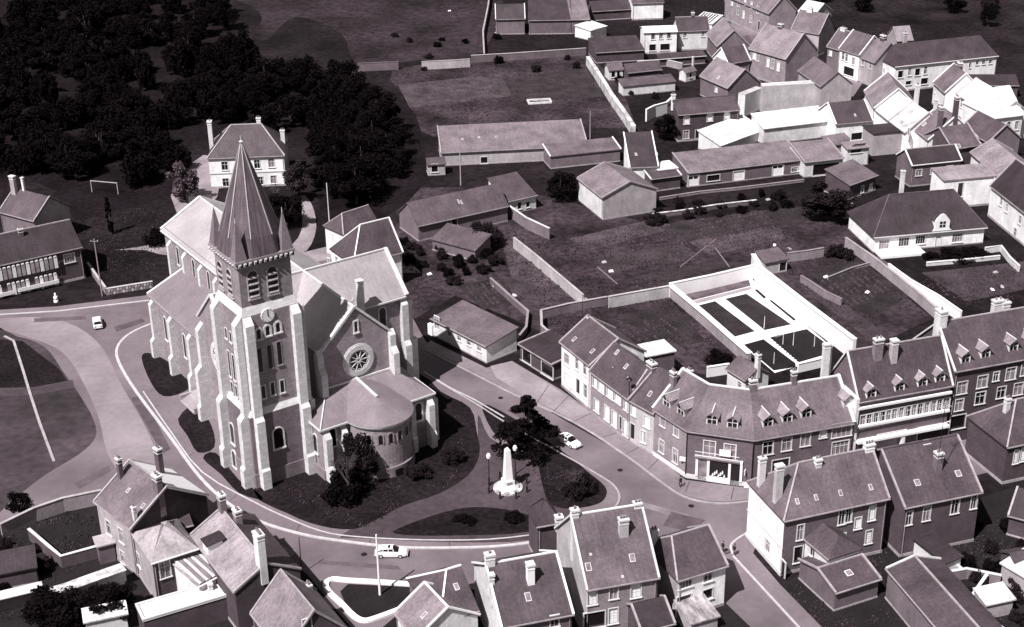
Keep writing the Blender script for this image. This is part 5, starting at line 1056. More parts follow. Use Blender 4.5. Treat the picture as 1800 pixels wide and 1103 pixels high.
# ================================================================== garden walls (points follow the tops of the walls)
WWALL = mat('whitewashed_wall', 0.78, .05, .6, .9, .06)
def gw(label, px, h=2.2, **k): return gwall(label, px, h=h, zpx=h, **k)
gw('bright whitewashed wall along the back of the walled garden, stepped at its top', [(1177,499),(1250,484),(1327,466)], 2.7, m_=WWALL, t=.4)
gw('bright whitewashed wall on the right side of the walled garden', [(1324,447),(1337,470),(1419,534),(1503,597)], 3.7, m_=WWALL, t=.6, capw=.3)
gw('whitewashed left wall of the walled garden with a grey outer face', [(1180,503),(1240,553),(1318,622)], 2.2, m_=PLAST(.3), cap=WWALL, t=.6, capw=.5)
gw('low whitewashed wall at the bottom end of the walled garden', [(1403,640),(1450,629)], 1.6, m_=WWALL)
gw('plain pale wall running left from the walled garden', [(1070,522),(1120,513),(1177,503)], 2.2, m_=PLAST(.45))
gw('grey brick wall running left behind the white terrace house', [(950,546),(1000,534),(1068,522)], 1.6, m_=PLAST(.16), cap=CONC)
gw('pale slanting wall down the middle of the rear gardens', [(903,418),(940,447),(1025,519)], 2.2, m_=PLAST(.4))
gw('grey wall from the slate barn to the rear gardens', [(892,360),(925,383),(966,402)], 2.4, m_=PLAST(.18), cap=LP)
gw('rough dark wall zigzagging through the garden behind the workshop', [(862,489),(900,523),(928,547),(925,575),(905,600)], 1.2, m_=PLAST(.14), cap=PLAST(.25))
gw('short grey wall beside the ragged-roofed garage', [(951,547),(952,572),(985,602)], 2.0, m_=PLAST(.18), cap=PLAST(.35))
gw('long pale wall slanting down from the bungalow', [(1487,418),(1540,455),(1612,512),(1650,545)], 2.0, m_=PLAST(.32))
gw('white wall from the bungalow terrace down to the terrace roofs', [(1562,464),(1600,492),(1650,520),(1690,548)], 2.0, m_=WWALL)
gw('grey wall joining the garden shed to the bungalow path', [(1385,445),(1420,441),(1448,436)], 1.8, m_=PLAST(.26))
gw('low stony wall below the garden shed at the walled garden corner', [(1408,485),(1425,495),(1450,512),(1480,526)], 1.3, m_=PLAST(.2))
gw('wall of pale mottled stones slanting between the upper gardens and houses', [(1033,100),(1050,125),(1075,165),(1100,200),(1114,222)], 2.4, m_=mat('mottled_wall', .5, .5, .6, .9, .4), t=.9)
gw('pale wall across the top garden, broken in the middle', [(628,112),(700,109)], 2.2, m_=PLAST(.14))
gw('bright plastered stretch of wall in the top gardens', [(741,109),(800,106),(826,104)], 2.2, m_=PLAST(.4))
gw('long grey wall below the farm buildings at the top', [(828,98),(900,94),(1000,87),(1030,85)], 2.0, m_=PLAST(.14), cap=PLAST(.4))
gw('slender pale wall climbing beside the meadow at the top', [(851,94),(849,55),(858,10),(862,-20)], 1.8, m_=PLAST(.35))
gw('low stone wall in front of the shuttered house garden', [(187,508),(230,501),(268,495)], 1.3, m_=PLAST(.2), cap=PLAST(.5))
rw = gw('slanting wall from the utility pole up beside the shuttered house', [(154,462),(170,485),(187,508)], 1.3, m_=PLAST(.24), cap=PLAST(.4))
gw('street wall left of the pale stone house, dark opening at its end', [(0,922),(60,893),(110,876),(178,862)], 2.2, m_=PLAST(.26), cap=PLAST(.4))
gw('white-edged yard wall below the stone house', [(50,930),(85,960),(107,978),(165,962),(200,952)], 1.8, m_=PLAST(.1), cap=LP)
gw('pale yard wall along the lower left edge', [(-40,1058),(0,1048),(75,1030)], 2.2, m_=PLAST(.2), cap=ZINC, capw=1.6)
gw('long ivy-covered pale wall by the lower left yards', [(62,1050),(120,1032),(175,1012),(218,997)], 2.4, m_=LP, cap=mat('pale_render_worn', .5, .5, .9, .9, .3), t=.5, capw=1.4)
gw('kerb-high wall in front of the bungalow hedge', [(1629,462),(1700,456),(1758,450)], .7, m_=LP)
gw('thin wall in the walled garden yard beside the pyramid roof', [(1243,646),(1282,640)], 1.8, m_=WWALL)
gw('crumbling pale wall below the long garages', [(1140,377),(1200,370),(1260,360),(1330,352)], .9, m_=PLAST(.12), cap=mat('pale_render_worn', .5, .5, .9, .9, .3))
gw('pale base wall under the long garage building', [(1160,348),(1230,337),(1300,330),(1413,316)], .5, m_=PLAST(.24))
gw('white yard wall right of the corner house shed', [(1620,940),(1660,975),(1690,1000)], 1.4, m_=PLAST(.3), cap=LP)
gw('white-capped wall at the lower right between the barns', [(1735,1010),(1700,1060),(1770,1110)], 1.6, m_=DP, cap=LP)
gw('low pale wall beside the white house at the right edge', [(1732,436),(1760,432),(1775,452),(1792,468)], 1.2, m_=LP)
# stones of the roadside wall, picked out one by one
random.seed(3)
p0, p1 = G(187,508,1.3), G(268,495,1.3); wroot = [o for o in S.objects if o.get('label','').startswith('low stone wall in front')][0]
dd = (p1-p0); ln = dd.length; dd.normalize(); nn = Vector((-dd.y, dd.x, 0))
for k in range(15):
    for r_ in (0, 1):
        s_ = ln*(k+.5+.25*r_)/15.4; w_ = ln/15.4*random.uniform(.7,.92); z0_ = .12+r_*.6
        q = (p0-Vector((wroot.location.x, wroot.location.y, 1.3)))+dd*s_-nn*.15
        part('stone', (k % 4, r_), lambda mb: mb.hexa([(-w_/2,-.06,0),(w_/2,-.08,0),(w_/2,.05,0),(-w_/2,.05,0)], [(-w_/2+.05,-.05,.48),(w_/2-.08,-.07,.5),(w_/2-.1,.05,.5),(-w_/2+.05,.05,.5)]), [PLAST(.3), PLAST(.45), PLAST(.2)][(k*2+r_) % 3], wroot, (q.x, q.y, z0_), math.atan2(dd.y, dd.x))
# paths and beds of the walled garden
def sh(name, px, m_, z=0.03): sheet(name, px, z, m_)
sh('path', [(1190,515),(1318,488),(1338,505),(1452,602),(1452,630),(1403,644),(1362,656),(1322,622)], WWALL, .02)
sh('bed', [(1194,518),(1316,492),(1320,503),(1212,530)], mat('grey_bed', .09, .4, .5), .04)
sh('path', [(1212,531),(1320,504),(1322,509),(1220,536)], mat('grey_path', .3, .15, .3), .035)
for q in ([(1222,539),(1257,530),(1327,583),(1290,593)],[(1275,526),(1312,517),(1391,571),(1344,581)],[(1306,607),(1342,597),(1398,639),(1399,646),(1360,652)],[(1353,594),(1418,579),(1449,602),(1448,625),(1403,638)]): sh('bed', q, BLACKE if q[0][0] > 1300 else mat('bed_soil', .022, .5, .3, .95, .4), .05)
sh('bed', [(1326,510),(1331,509),(1347,523),(1343,526)], BLACKE, .05); sh('bed', [(1352,529),(1356,528),(1399,562),(1396,565)], BLACKE, .05)
for (a_, b_) in (((1343,578),(1343,556)),((1394,608),(1394,583)),((1431,610),(1431,587)),((1376,606),(1384,586)),((1360,640),(1362,620))):
    pole('thin white clothes post standing in the walled garden', a_, b_, .06, WHITE, 'clothes_post', 'post', arms=False)
for o in S.objects:
    if o.name.startswith('clothes_post'): o['group'] = 'clothes posts in the walled garden'
# scalloped edging stones
for k in range(12):
    t = k/11; p = G(1352+50*t, 597+43*t)
    o = part('edging_stone', 'e', lambda mb: mb.lathe([(.28,0),(.3,.2),(.15,.32)], n=8), WHITE, None, (p.x, p.y, .03)); tag(o, 'round white edging stone along the walled garden path', 'stone', 'edging stones of the garden path')
# garden beds beyond
random.seed(11)
bt = [mat('bed_tone_%d' % i, v, .5, .25, .95, .4) for i, v in enumerate((.022,.04,.06,.03))]
for k, q in enumerate([[(800,500),(860,492),(900,530),(850,545)],[(870,480),(1000,522),(940,530),(905,520)],[(1000,420),(1150,385),(1190,400),(1040,440)],[(1160,400),(1330,370),(1360,395),(1200,425)],[(1340,372),(1480,356),(1500,375),(1370,398)],[(1040,450),(1200,430),(1230,450),(1070,480)],[(1210,425),(1370,400),(1380,420),(1250,450)],[(1100,490),(1250,460),(1310,462),(1180,492)],
    [(1420,480),(1500,450),(1600,520),(1530,560)],[(1400,500),(1440,500),(1560,590),(1530,600)],[(700,150),(880,130),(900,170),(720,190)],[(890,140),(1030,120),(1060,170),(900,180)],[(1080,560),(1180,530),(1240,600),(1200,610)],[(1620,480),(1800,460),(1850,500),(1700,530)],[(880,420),(900,425),(1010,525),(900,490)]]):
    sheet('garden_bed', q, .012+.001*k, bt[k % 4])
for (u0,v0,u1,v1) in ((1255,434,1282,470),(1196,470,1260,420),(1050,470,1085,500)): kerb('bed_edging', [(u0,v0),(u1,v1)], .18, 0, .12, PLAST(.2))
# cold frame in the far garden
cf = G(948, 180); o = empty('cold_frame', (cf.x, cf.y, 0), R_(8)); tag(o, 'pale rectangular cold frame lying in the far dark garden', 'cold frame')
for x0, y0, x1, y1 in ((-3,-1.5,3,-1.2),(-3,1.2,3,1.5),(-3,-1.2,-2.7,1.2),(2.7,-1.2,3,1.2)): mb = MB(); mb.box(x0,y0,0,x1,y1,.5); mb.build('board', LP, o)
# ================================================================== poles and lamps
pole('white concrete pole standing in the kerbed planting bed', (668,1046), (664,940), .17, WHITE, 'utility_pole', 'pole', arms=False)
pole('slim white pole behind the presbytery', (581,418), (577,322), .13, LP, arms=False)
pole('slim pale pole left of the slanting slate barn', (810,326), (808,252), .13, CONC, arms=False)
pole('slim pale pole at the right end of the very long barn', (1037,256), (1037,195), .13, CONC, arms=False)
pole('rough grey utility pole by the roadside stone wall', (180,521), (165,420), .16, PLAST(.25))
pole('dark thin pole at the kerb opposite the lower left houses', (531,1008), (531,944), .08, IRON, arms=False)
pole('pale pole right of the dark brick house with white windows', (1298,226), (1300,165), .11, LP, arms=False)
def lamp(label, base, top, col, headm, name='street_lamp'):
    r, hh = pole(label, base, top, .09, col, name, 'street lamp', arms=False)
    mb = MB(); mb.lathe([(.1,hh-.1),(.28,hh+.05),(.34,hh+.45),(.2,hh+.75),(.05,hh+.85)], n=10); mb.build('lantern', headm, r); return r, hh
lamp('short street lamp with white lantern left of the obelisk', (860,856), (856,806), IRON, WHITE)
lamp('short street lamp with white lantern right of the obelisk', (906,835), (905,792), IRON, WHITE)
r, hh = pole('tall dark street lamp against the shuttered terrace house', (1104,775), (1106,668), .1, IRON, 'street_lamp', 'street lamp', arms=False)
mb = MB(); mb.lathe([(.1,hh-.1),(.5,hh),(.3,hh+.25)], n=12); mb.build('lantern', IRON, r)
g0, g1 = G(162, 338), G(208, 342); gr = empty('goal_frame', (g0.x, g0.y, 0), math.atan2(g1.y-g0.y, g1.x-g0.x)); tag(gr, 'pale goal-like frame standing on the dark ground at the upper left', 'goal frame'); gl = (g1-g0).length
for x in (0, gl): mb = MB(); mb.bar((x,0,0),(x,0,2.6),.14); mb.build('post', PLAST(.4), gr)
mb = MB(); mb.bar((-.07,0,2.6),(gl+.07,0,2.6),.14); mb.build('crossbar', PLAST(.4), gr)
# television aerials on roofs
def aerial(label, base_px, hz, hh=3.0):
    p = G(*base_px, hz); r = empty('aerial', p, R_(30)); tag(r, label, 'aerial'); mb = MB(); mb.tube((0,0,-.4),(0,0,hh),.04); mb.build('mast', IRON, r)
    mb = MB(); mb.bar((-.8,0,hh-.2),(.8,0,hh-.2),.05)
    for x in (-.7,-.35,0,.35,.7): mb.bar((x,-.5,hh-.2),(x,.5,hh-.2),.04)
    mb.build('antenna', ZINC, r)
aerial('aerial on the ridge of the white terrace house', (1024,555), 11.6); aerial('aerial on the chimney of the dark brick house at lower right', (1651,796), 13.6, 7)
aerial('aerial above the yard behind the corner building', (1365,622), 4.5, 3.5)
# ================================================================== war memorial
mo = G(893, 860); r = empty('memorial', (mo.x, mo.y, .13), R_(20)); tag(r, 'white stone obelisk memorial on a round stepped base', 'memorial')
mb = MB(); mb.lathe([(2.1,0),(2.1,.2)], n=32); mb.build('step', PLAST(.4), r); mb = MB(); mb.lathe([(1.6,.2),(1.6,.42),(1.1,.8)], n=32); mb.build('step', LP, r)
mb = MB(); mb.box(-.75,-.75,.8,.75,.75,1.5); mb.build('plinth', WHITE, r)
mb = MB(); mb.hexa([(-.58,-.58,1.5),(.58,-.58,1.5),(.58,.58,1.5),(-.58,.58,1.5)], [(-.34,-.34,6.3),(.34,-.34,6.3),(.34,.34,6.3),(-.34,.34,6.3)]); mb.hexa([(-.34,-.34,6.3),(.34,-.34,6.3),(.34,.34,6.3),(-.34,.34,6.3)], [(-.02,-.02,6.75),(.02,-.02,6.75),(.02,.02,6.75),(-.02,.02,6.75)]); mb.build('obelisk', WHITE, r)
mb = MB(); mb.box(-.4,-.78,.95,.4,-.752,1.35); mb.build('plaque', PLAST(.3), r)
for k in range(8):
    t = 2*math.pi*(k+.5)/8; p = Vector((mo.x+2.9*math.cos(t), mo.y+2.9*math.sin(t), .13))
    o = part('bollard', 'b', lambda mb: mb.lathe([(.2,0),(.2,.15),(.13,.2),(.13,.85),(.19,.95),(.08,1.1)], n=10), IRON, None, p); tag(o, 'dark bollard in the ring round the obelisk memorial', 'bollard', 'bollards round the memorial')
random.seed(5)
for k in range(7):
    t = R_(200+k*22); o = part('wreath', ('w', k % 2), lambda mb: mb.lathe([(.1,0),(.3,.02),(.32,.12),(.12,.16)], n=10), [WHITE, PLAST(.3)][k % 2], None, (mo.x+1.85*math.cos(t), mo.y+1.85*math.sin(t), .34)); tag(o, 'small wreath lying on the lower step of the obelisk memorial', 'wreath', 'wreaths on the memorial step')
# ================================================================== cars
CARP = mat('car_paint', .78, .02, .5, .25, .02, spec=.6); TYRE = mat('tyre', .015, .1, 2, .9); CHROME = mat('chrome', .55, .05, 1, .2)
def car(name, label, p_px, to_px, kind):
    p = G(*p_px, .02); q = G(*to_px, .02); rz = math.atan2(q.y-p.y, q.x-p.x); r = empty(name, (p.x, p.y, .01), rz); tag(r, label, 'car')
    if kind == 'fast':    # side outline of body sections: (x, half width, z low, z high)
        secs = [(-2.1,.62,.35,.72),(-1.95,.76,.24,.86),(-1.2,.8,.2,.95),(-.2,.81,.2,.9),(.8,.8,.2,.88),(1.6,.77,.22,.8),(2.0,.68,.28,.68),(2.12,.55,.36,.58)]
        roof = [(-1.75,.6,.88,.92),(-.9,.58,.88,1.28),(-.2,.57,.88,1.36),(.25,.56,.88,1.32),(1.0,.6,.86,.9)]
    else:
        secs = [(-2.0,.66,.35,.8),(-1.9,.76,.24,.95),(-1.0,.79,.2,.98),(.2,.8,.2,.96),(1.0,.79,.2,.92),(1.85,.76,.24,.86),(1.98,.66,.35,.74)]
        roof = [(-1.8,.64,.93,.97),(-1.45,.62,.93,1.42),(-.6,.62,.93,1.48),(.2,.6,.93,1.46),(.85,.64,.9,.95)]
    def loft(mb, ss):
        k = len(mb.v)
        for x, w, z0, z1 in ss:
            zm = z0+(z1-z0)*.6; mb.v += [(x,-w,z0),(x,-w*1.02,zm),(x,-w*.93,z1-.02),(x,-w*.5,z1+.02),(x,w*.5,z1+.02),(x,w*.93,z1-.02),(x,w*1.02,zm),(x,w,z0)]
        for i in range(len(ss)-1):
            for j in range(8): a_, b_ = k+i*8+j, k+i*8+(j+1) % 8; mb.f.append((a_, a_+8, b_+8, b_))
        mb.f.append(tuple(k+j for j in range(8))); mb.f.append(tuple(k+(len(ss)-1)*8+j for j in range(8))[::-1])
    mb = MB(); loft(mb, secs); mb.build('body', CARP, r, bevel=.05)
    mb = MB(); loft(mb, [(x, w, z0, z1) for x, w, z0, z1 in roof]); mb.build('cabin_glass', GLASS, r)
    top = [s_ for s_ in roof if s_[3] > 1.2]; mb = MB()
    mb.hexa([(top[0][0]-.05,-top[0][1]*.97,top[0][3]-.03),(top[-1][0]+.05,-top[-1][1]*.97,top[-1][3]-.03),(top[-1][0]+.05,top[-1][1]*.97,top[-1][3]-.03),(top[0][0]-.05,top[0][1]*.97,top[0][3]-.03)], [(top[0][0],-top[0][1]*.9,top[0][3]+.06),(top[-1][0],-top[-1][1]*.9,top[-1][3]+.06),(top[-1][0],top[-1][1]*.9,top[-1][3]+.06),(top[0][0],top[0][1]*.9,top[0][3]+.06)])
    if kind == 'fast': mb.slab([(-1.85,-.58,.93),(-1.85,.58,.93),(-.9,.54,1.36),(-.9,-.54,1.36)], .04)
    for sy in (-1, 1):
        for x, zt in ((top[0][0]-.1, top[0][3]), (-.3, 1.3), (top[-1][0]+.1, top[-1][3])): mb.bar((x-.04*sy*0, sy*.66, .9), (x, sy*.56, zt-.02), .09)
    mb.build('roof', CARP, r)
    for x in (-1.3, 1.25):
        for sy in (-1, 1):
            w_ = bpy.data.objects.new('wheel', None); link(w_, r); w_.location = (x, sy*.72, .3)
            part('tyre', 't', lambda mb: mb.tube((0,-.1,0),(0,.1,0),.3,.3,16), TYRE, w_); part('hubcap', 'h', lambda mb: mb.tube((0,-.12,0),(0,.12,0),.16,.16,12), CHROME, w_)
    for x in (secs[0][0]-.05, secs[-1][0]+.05): mb = MB(); mb.box(x-.06,-.72,.36,x+.06,.72,.48); mb.build('bumper', CHROME, r)
    for sy in (-.5, .5): part('headlight', 'h', lambda mb: mb.tube((-.03,0,0),(.04,0,0),.1,.09,10), CHROME, r, (secs[-1][0]+.0, sy, .62)); part('tail_light', 't', lambda mb: mb.box(-.04,-.12,-.06,.04,.12,.06), DARKW, r, (secs[0][0]-.0, sy, .65))
    return r
car('parked_car', 'white fastback car driving along the road below the church lawn', (688,976), (720,976), 'fast')
car('parked_car', 'white car with dark windows by the dark cedar, near the terrace', (1000,780), (1016,789), 'fast')
car('parked_car', 'small boxy white car seen from behind on the left road', (172,572), (168,550), 'box')
# ================================================================== people
def person(label, px, pose, rz=0.0, z=.13, coat=None, act=0):
    p = G(*px); r = empty('person', (p.x, p.y, z), rz); tag(r, label, 'person')
    sw = .18 if pose == 'walk' else .04
    J = {'pelvis':(0,0,.95),'chest':(0,.02,1.25),'neck':(0,.02,1.48),'head':(0,.03,1.62),'crown':(0,.03,1.73),
         'lh':(-.1,0,.9),'lk':(-.11,sw,.5),'la':(-.11,-sw*.3,.08),'lt':(-.11,-sw*.3-.16,.04),'rh':(.1,0,.9),'rk':(.11,-sw*.6,.5),'ra':(.11,sw,.08),'rt':(.11,sw-.16,.04),
         'ls':(-.19,.02,1.42),'le':(-.25,.04,1.14),'lw':(-.2,-.16+act*-.1,.95+act*.1),'rs':(.19,.02,1.42),'re':(.25,.04,1.14),'rw':(.22,-.12-act*.1,.92+act*.1)}
    E_ = [('pelvis','chest'),('chest','neck'),('neck','head'),('head','crown'),('pelvis','lh'),('lh','lk'),('lk','la'),('la','lt'),('pelvis','rh'),('rh','rk'),('rk','ra'),('ra','rt'),('chest','ls'),('ls','le'),('le','lw'),('chest','rs'),('rs','re'),('re','rw')]
    R2 = {'pelvis':(.16,.12),'chest':(.17,.12),'neck':(.06,.06),'head':(.095,.11),'crown':(.07,.08),'lh':(.1,.1),'rh':(.1,.1),'lk':(.065,.065),'rk':(.065,.065),'la':(.045,.05),'ra':(.045,.05),'lt':(.04,.03),'rt':(.04,.03),'ls':(.08,.08),'rs':(.08,.08),'le':(.05,.05),'re':(.05,.05),'lw':(.035,.035),'rw':(.035,.035)}
    ks_ = list(J); me = bpy.data.meshes.new('body'); me.from_pydata([J[k] for k in ks_], [(ks_.index(a), ks_.index(b)) for a, b in E_], []); me.materials.append(coat or DARKW)
    o = bpy.data.objects.new('body', me); link(o, r); o.modifiers.new('skin', 'SKIN'); 
    for i, k in enumerate(ks_): me.skin_vertices[0].data[i].radius = R2[k]; me.skin_vertices[0].data[i].use_root = (k == 'pelvis')
    o.modifiers.new('smooth', 'SUBSURF').levels = 1; o.modifiers['smooth'].render_levels = 2
    mb = MB(); mb.lathe([(.02,1.60),(.11,1.63),(.125,1.70),(.09,1.78),(.02,1.80)], (0,.05), 12); mb.build('hair', DARKW, r, True)
    mb = MB(); mb.lathe([(.03,1.52),(.08,1.55),(.095,1.63),(.08,1.7)], (0,-.01), 12); mb.build('face', PLAST(.45), r, True)
    for sx in (-1, 1):
        mb = MB(); c = (.2*sx+ (.02 if sx>0 else 0), -.17, .9); mb.box(c[0]-.035,c[1]-.02,c[2]-.05,c[0]+.035,c[1]+.02,c[2]+.04)
        for k in range(4): mb.bar((c[0]-.027+.018*k,c[1],c[2]-.045),(c[0]-.027+.018*k,c[1]-.02,c[2]-.11-.01*(k in (1,2))),.014)
        mb.bar((c[0]-.035*sx,c[1],c[2]),(c[0]-.06*sx,c[1]-.03,c[2]-.05),.017); mb.build('hand', PLAST(.45), r)
    return r
person('person in dark clothes walking on the pavement outside the brick corner building', (1196,858), 'walk', R_(40))
person('person in dark clothes standing on the pavement by the white corner house', (1290,978), 'walk', R_(-60))
person('person in dark clothes holding a bicycle at the street junction', (1270,972), 'stand', R_(-60), 0.02)
p = G(1274, 976); r = empty('bicycle', (p.x, p.y, .01), R_(30)); tag(r, 'dark bicycle held beside the person at the street junction', 'bicycle')
for x in (-.52, .52):
    mb = MB(); n = 20; rr = .33
    for i in range(n): a1, a2 = 2*math.pi*i/n, 2*math.pi*(i+1)/n; mb.bar((x+rr*math.cos(a1),0,.35+rr*math.sin(a1)),(x+rr*math.cos(a2),0,.35+rr*math.sin(a2)),.035)
    for i in range(8): a1 = math.pi*2*i/8; mb.bar((x,0,.35),(x+rr*math.cos(a1),0,.35+rr*math.sin(a1)),.01)
    mb.build('wheel', IRON, r)
mb = MB(); mb.bar((-.52,0,.35),(-.1,0,.32),.03); mb.bar((-.1,0,.32),(-.2,0,.85),.03); mb.bar((-.2,0,.8),(.4,0,.82),.03); mb.bar((-.1,0,.32),(.4,0,.75),.03); mb.bar((.52,0,.35),(.4,0,.95),.03); mb.build('frame', IRON, r)
mb = MB(); mb.bar((.38,-.28,.98),(.38,.28,.98),.03); mb.build('handlebar', CHROME, r); mb = MB(); mb.box(-.32,-.07,.86,-.08,.07,.92); mb.build('saddle', DARKW, r)
# small white figure by the left road
p = G(99, 531); r = empty('statue', (p.x, p.y, 0)); tag(r, 'small white garden statue in the dark forecourt of the shuttered house', 'statue')
mb = MB(); mb.lathe([(.45,0),(.45,.3),(.3,.35)], n=12); mb.build('plinth', WHITE, r); mb = MB(); mb.lathe([(.3,.35),(.4,.8),(.25,1.2),(.1,1.3),(.22,1.5),(.18,1.7),(.03,1.8)], n=12); mb.bar((-.35,0,.9),(.35,0,1.1),.22); mb.build('figure', WHITE, r, True)
# ================================================================== trees, bushes
FOL = [mat('foliage_%d' % i, v, .4, .5, 1.0, .4, spec=.03) for i, v in enumerate((.0065,.018,.04,.09))]; BARK = mat('bark', .05, .3, 2, .95)
def crown_mesh(kind, seed, n, leaf):
    rnd = random.Random(seed); mb = MB(); cl = []
    if kind == 'round':
        for _ in range(26):
            while True:
                v = Vector((rnd.uniform(-1,1), rnd.uniform(-1,1), rnd.uniform(-.9,1)))
                if .35 < v.length < 1: break
            cl.append((Vector((v.x*.8, v.y*.8, 1.05+v.z*.75)), rnd.uniform(.2,.36)))
    elif kind == 'cone':
        for _ in range(40): z = rnd.random()**1.3; a = rnd.uniform(0,6.28); q = (1-z)*.8*rnd.uniform(.5,1); cl.append((Vector((q*math.cos(a), q*math.sin(a), .15+z*2.6)), .12+.22*(1-z)))
    elif kind == 'cedar':
        for L_ in range(7):
            zz = .5+L_*.3; R0 = 1.05*(1-L_/8.5)
            for k in range(9-L_): a = rnd.uniform(0,6.28); q = R0*rnd.uniform(.3,1); cl.append((Vector((q*math.cos(a), q*math.sin(a), zz+rnd.uniform(-.06,.06))), (.3*(1-L_/12), .07)))
    elif kind == 'bush':
        for _ in range(18): a = rnd.uniform(0,6.28); q = rnd.random()**.5*.7; cl.append((Vector((q*math.cos(a), q*math.sin(a), rnd.uniform(.2,.85)*(1-q*.5))), rnd.uniform(.2,.34)))
    elif kind == 'column':
        for _ in range(30): z = rnd.random(); a = rnd.uniform(0,6.28); q = .25*math.sin(math.pi*min(1,z*.9+.15)); cl.append((Vector((q*math.cos(a), q*math.sin(a), .2+z*2.8)), .2))
    for i in range(n):
        c, r_ = cl[i % len(cl)]; rx, rz_ = r_ if isinstance(r_, tuple) else (r_, r_*.85)
        d = Vector((rnd.gauss(0,1), rnd.gauss(0,1), rnd.gauss(0,1))).normalized()*rnd.random()**.4
        p = c+Vector((d.x*rx, d.y*rx, d.z*rz_)); u = Vector((rnd.gauss(0,1), rnd.gauss(0,1), rnd.gauss(0,.6))).normalized(); w = u.cross(Vector((rnd.gauss(0,1), rnd.gauss(0,1), rnd.gauss(0,1)))).normalized(); s_ = leaf*rnd.uniform(.6,1.3)
        mb.quad(p-u*s_-w*s_*.6, p+u*s_-w*s_*.6, p+u*s_*.7+w*s_*.6, p-u*s_*.7+w*s_*.6)
    return mb
def twig_mesh(seed):
    rnd = random.Random(seed); mb = MB()
    def br(p, d, l, r, k):
        q = p+d*l; mb.tube(p, q, r, r*.65, 5 if k < 2 else 3)
        if k >= 5: return
        for _ in range(3 if k < 4 else 4): nd = (d+Vector((rnd.gauss(0,.5), rnd.gauss(0,.5), rnd.gauss(.12,.3)))).normalized(); br(p+d*l*rnd.uniform(.55,1), nd, l*rnd.uniform(.6,.82), r*.55, k+1)
    br(Vector((0,0,0)), Vector((0,0,1)), .55, .05, 0); return mb
TC = {}
def tree(name, label, px, r, h, kind='round', tone=1, seed=1, cat='tree', group=None, base=None, hgt_px=None, z=0):
    p = base or G(*px); root = empty(name, (p.x, p.y, z), random.uniform(0, 6.28)); tag(root, label, cat, group)
    hh = {'round':2.0,'cone':2.9,'cedar':2.6,'bush':1.0,'column':3.1,'bare':2.0}[kind]
    key = (kind, seed % 4, tone)
    if key not in TC:
        n, lf = {'round':(5200,.045),'cone':(5000,.045),'cedar':(5200,.05),'bush':(2600,.05),'column':(3500,.05)}.get(kind, (0,0))
        TC[key] = (twig_mesh(seed) if kind == 'bare' else crown_mesh(kind, seed, n, lf)).mesh('crown', FOL[tone] if kind != 'bare' else mat('bare_twigs_%d' % tone, [.03,.06,.12,.2][tone], .3, 1))
    o = bpy.data.objects.new('crown', TC[key]); link(o, root); o.scale = (r, r, h/hh)
    if kind != 'bush':
        part('trunk', 'k', lambda mb: (mb.tube((0,0,0),(.04,.02,.5),.06,.045,8), mb.tube((.04,.02,.5),(0,0,1),.045,.015,8), mb.tube((.03,.01,.45),(.3,.1,.85),.025,.008,6), mb.tube((.03,.01,.5),(-.25,-.15,.9),.025,.008,6)), BARK, root).scale = (max(2.5, r), max(2.5, r), h*.72)
    return root
random.seed(21)
tree('cedar_tree', 'dark layered cedar rising from the lawn beside the road', (930,800), 4.6, 10.5, 'cedar', 0, 2, z=.12)
tree('bare_tree', 'soft dark bare-branched tree in front of the church apse', (615,880), 5.2, 9.5, 'bare', 1, 5, z=.12)
tree('leafy_tree', 'dark leafy tree touching the curved wall of the apse', (640,845), 3.2, 8.5, 'round', 1, 3, z=.12)
tree('bare_tree', 'low bare bush with pale stems on the right-hand lawn', (1012,872), 3.6, 5.0, 'bare', 1, 6, z=.12)
tree('bush', 'dark leafy bush round the foot of the bare bush on the right-hand lawn', (1015,868), 3.0, 3.2, 'bush', 1, 2, 'bush', z=.12)
tree('bush', 'rounded bush on the lawn just right of the apse', (795,812), 2.2, 2.4, 'bush', 1, 1, 'bush', z=.12)
tree('bush', 'low round bush close to the apse wall', (738,838), 2.4, 2.0, 'bush', 1, 3, 'bush', z=.12)
tree('bush', 'dark round shrub on the oval lawn, right part', (905,915), 1.8, 1.0, 'bush', 0, 1, 'bush', z=.12)
tree('bush', 'dark shrub on the oval lawn, left part', (815,920), 1.9, 1.0, 'bush', 0, 2, 'bush', z=.12)
tree('bush', 'small shrub in a pot at the kerb near the tall pale-gabled house', (1115,895), .7, 1.6, 'bush', 1, 2, 'bush', z=.12)
tree('round_tree', 'ball-shaped clipped tree by the street wall at the lower left', (40,912), 2.0, 4.5, 'round', 0, 1)
tree('tree', 'dark spreading tree overhanging the ivy-covered wall at the lower left', (195,1085), 4.2, 5.0, 'round', 0, 2)
tree('tree', 'dark tree in the lower left corner yards', (110,1100), 4.5, 5.5, 'round', 0, 3)
tree('bush', 'round dark bush on the pale drive left of the church', (277,428), 3.4, 3.0, 'bush', 0, 3, 'bush')
tree('columnar_tree', 'slim dark columnar tree in the garden left of the church', (196,412), 1.8, 8.0, 'column', 0, 1)
tree('pale_tree', 'pale soft-leaved tree left of the white villa', (325,352), 4.2, 9.0, 'round', 3, 2)
tree('pale_tree', 'pale conical tree right of the white villa', (527,352), 3.4, 9.0, 'round', 2, 1)
tree('bare_tree', 'bare tree in front of the white villa windows', (487,360), 3.4, 7.0, 'bare', 2, 7)
tree('conifer', 'round dark tree directly behind the spire', (505,400), 4.5, 7.5, 'round', 0, 1)
tree('conifer', 'big dark conifer standing against the meadow at the top left', (432,140), 5.2, 15.0, 'round', 0, 3)
tree('bush', 'black hedge-like bush in front of the bungalow door', (1680,452), 4.6, 1.6, 'bush', 0, 1, 'bush')
tree('bush', 'black bush left of the bungalow path', (1636,455), 2.0, 1.4, 'bush', 0, 2, 'bush')
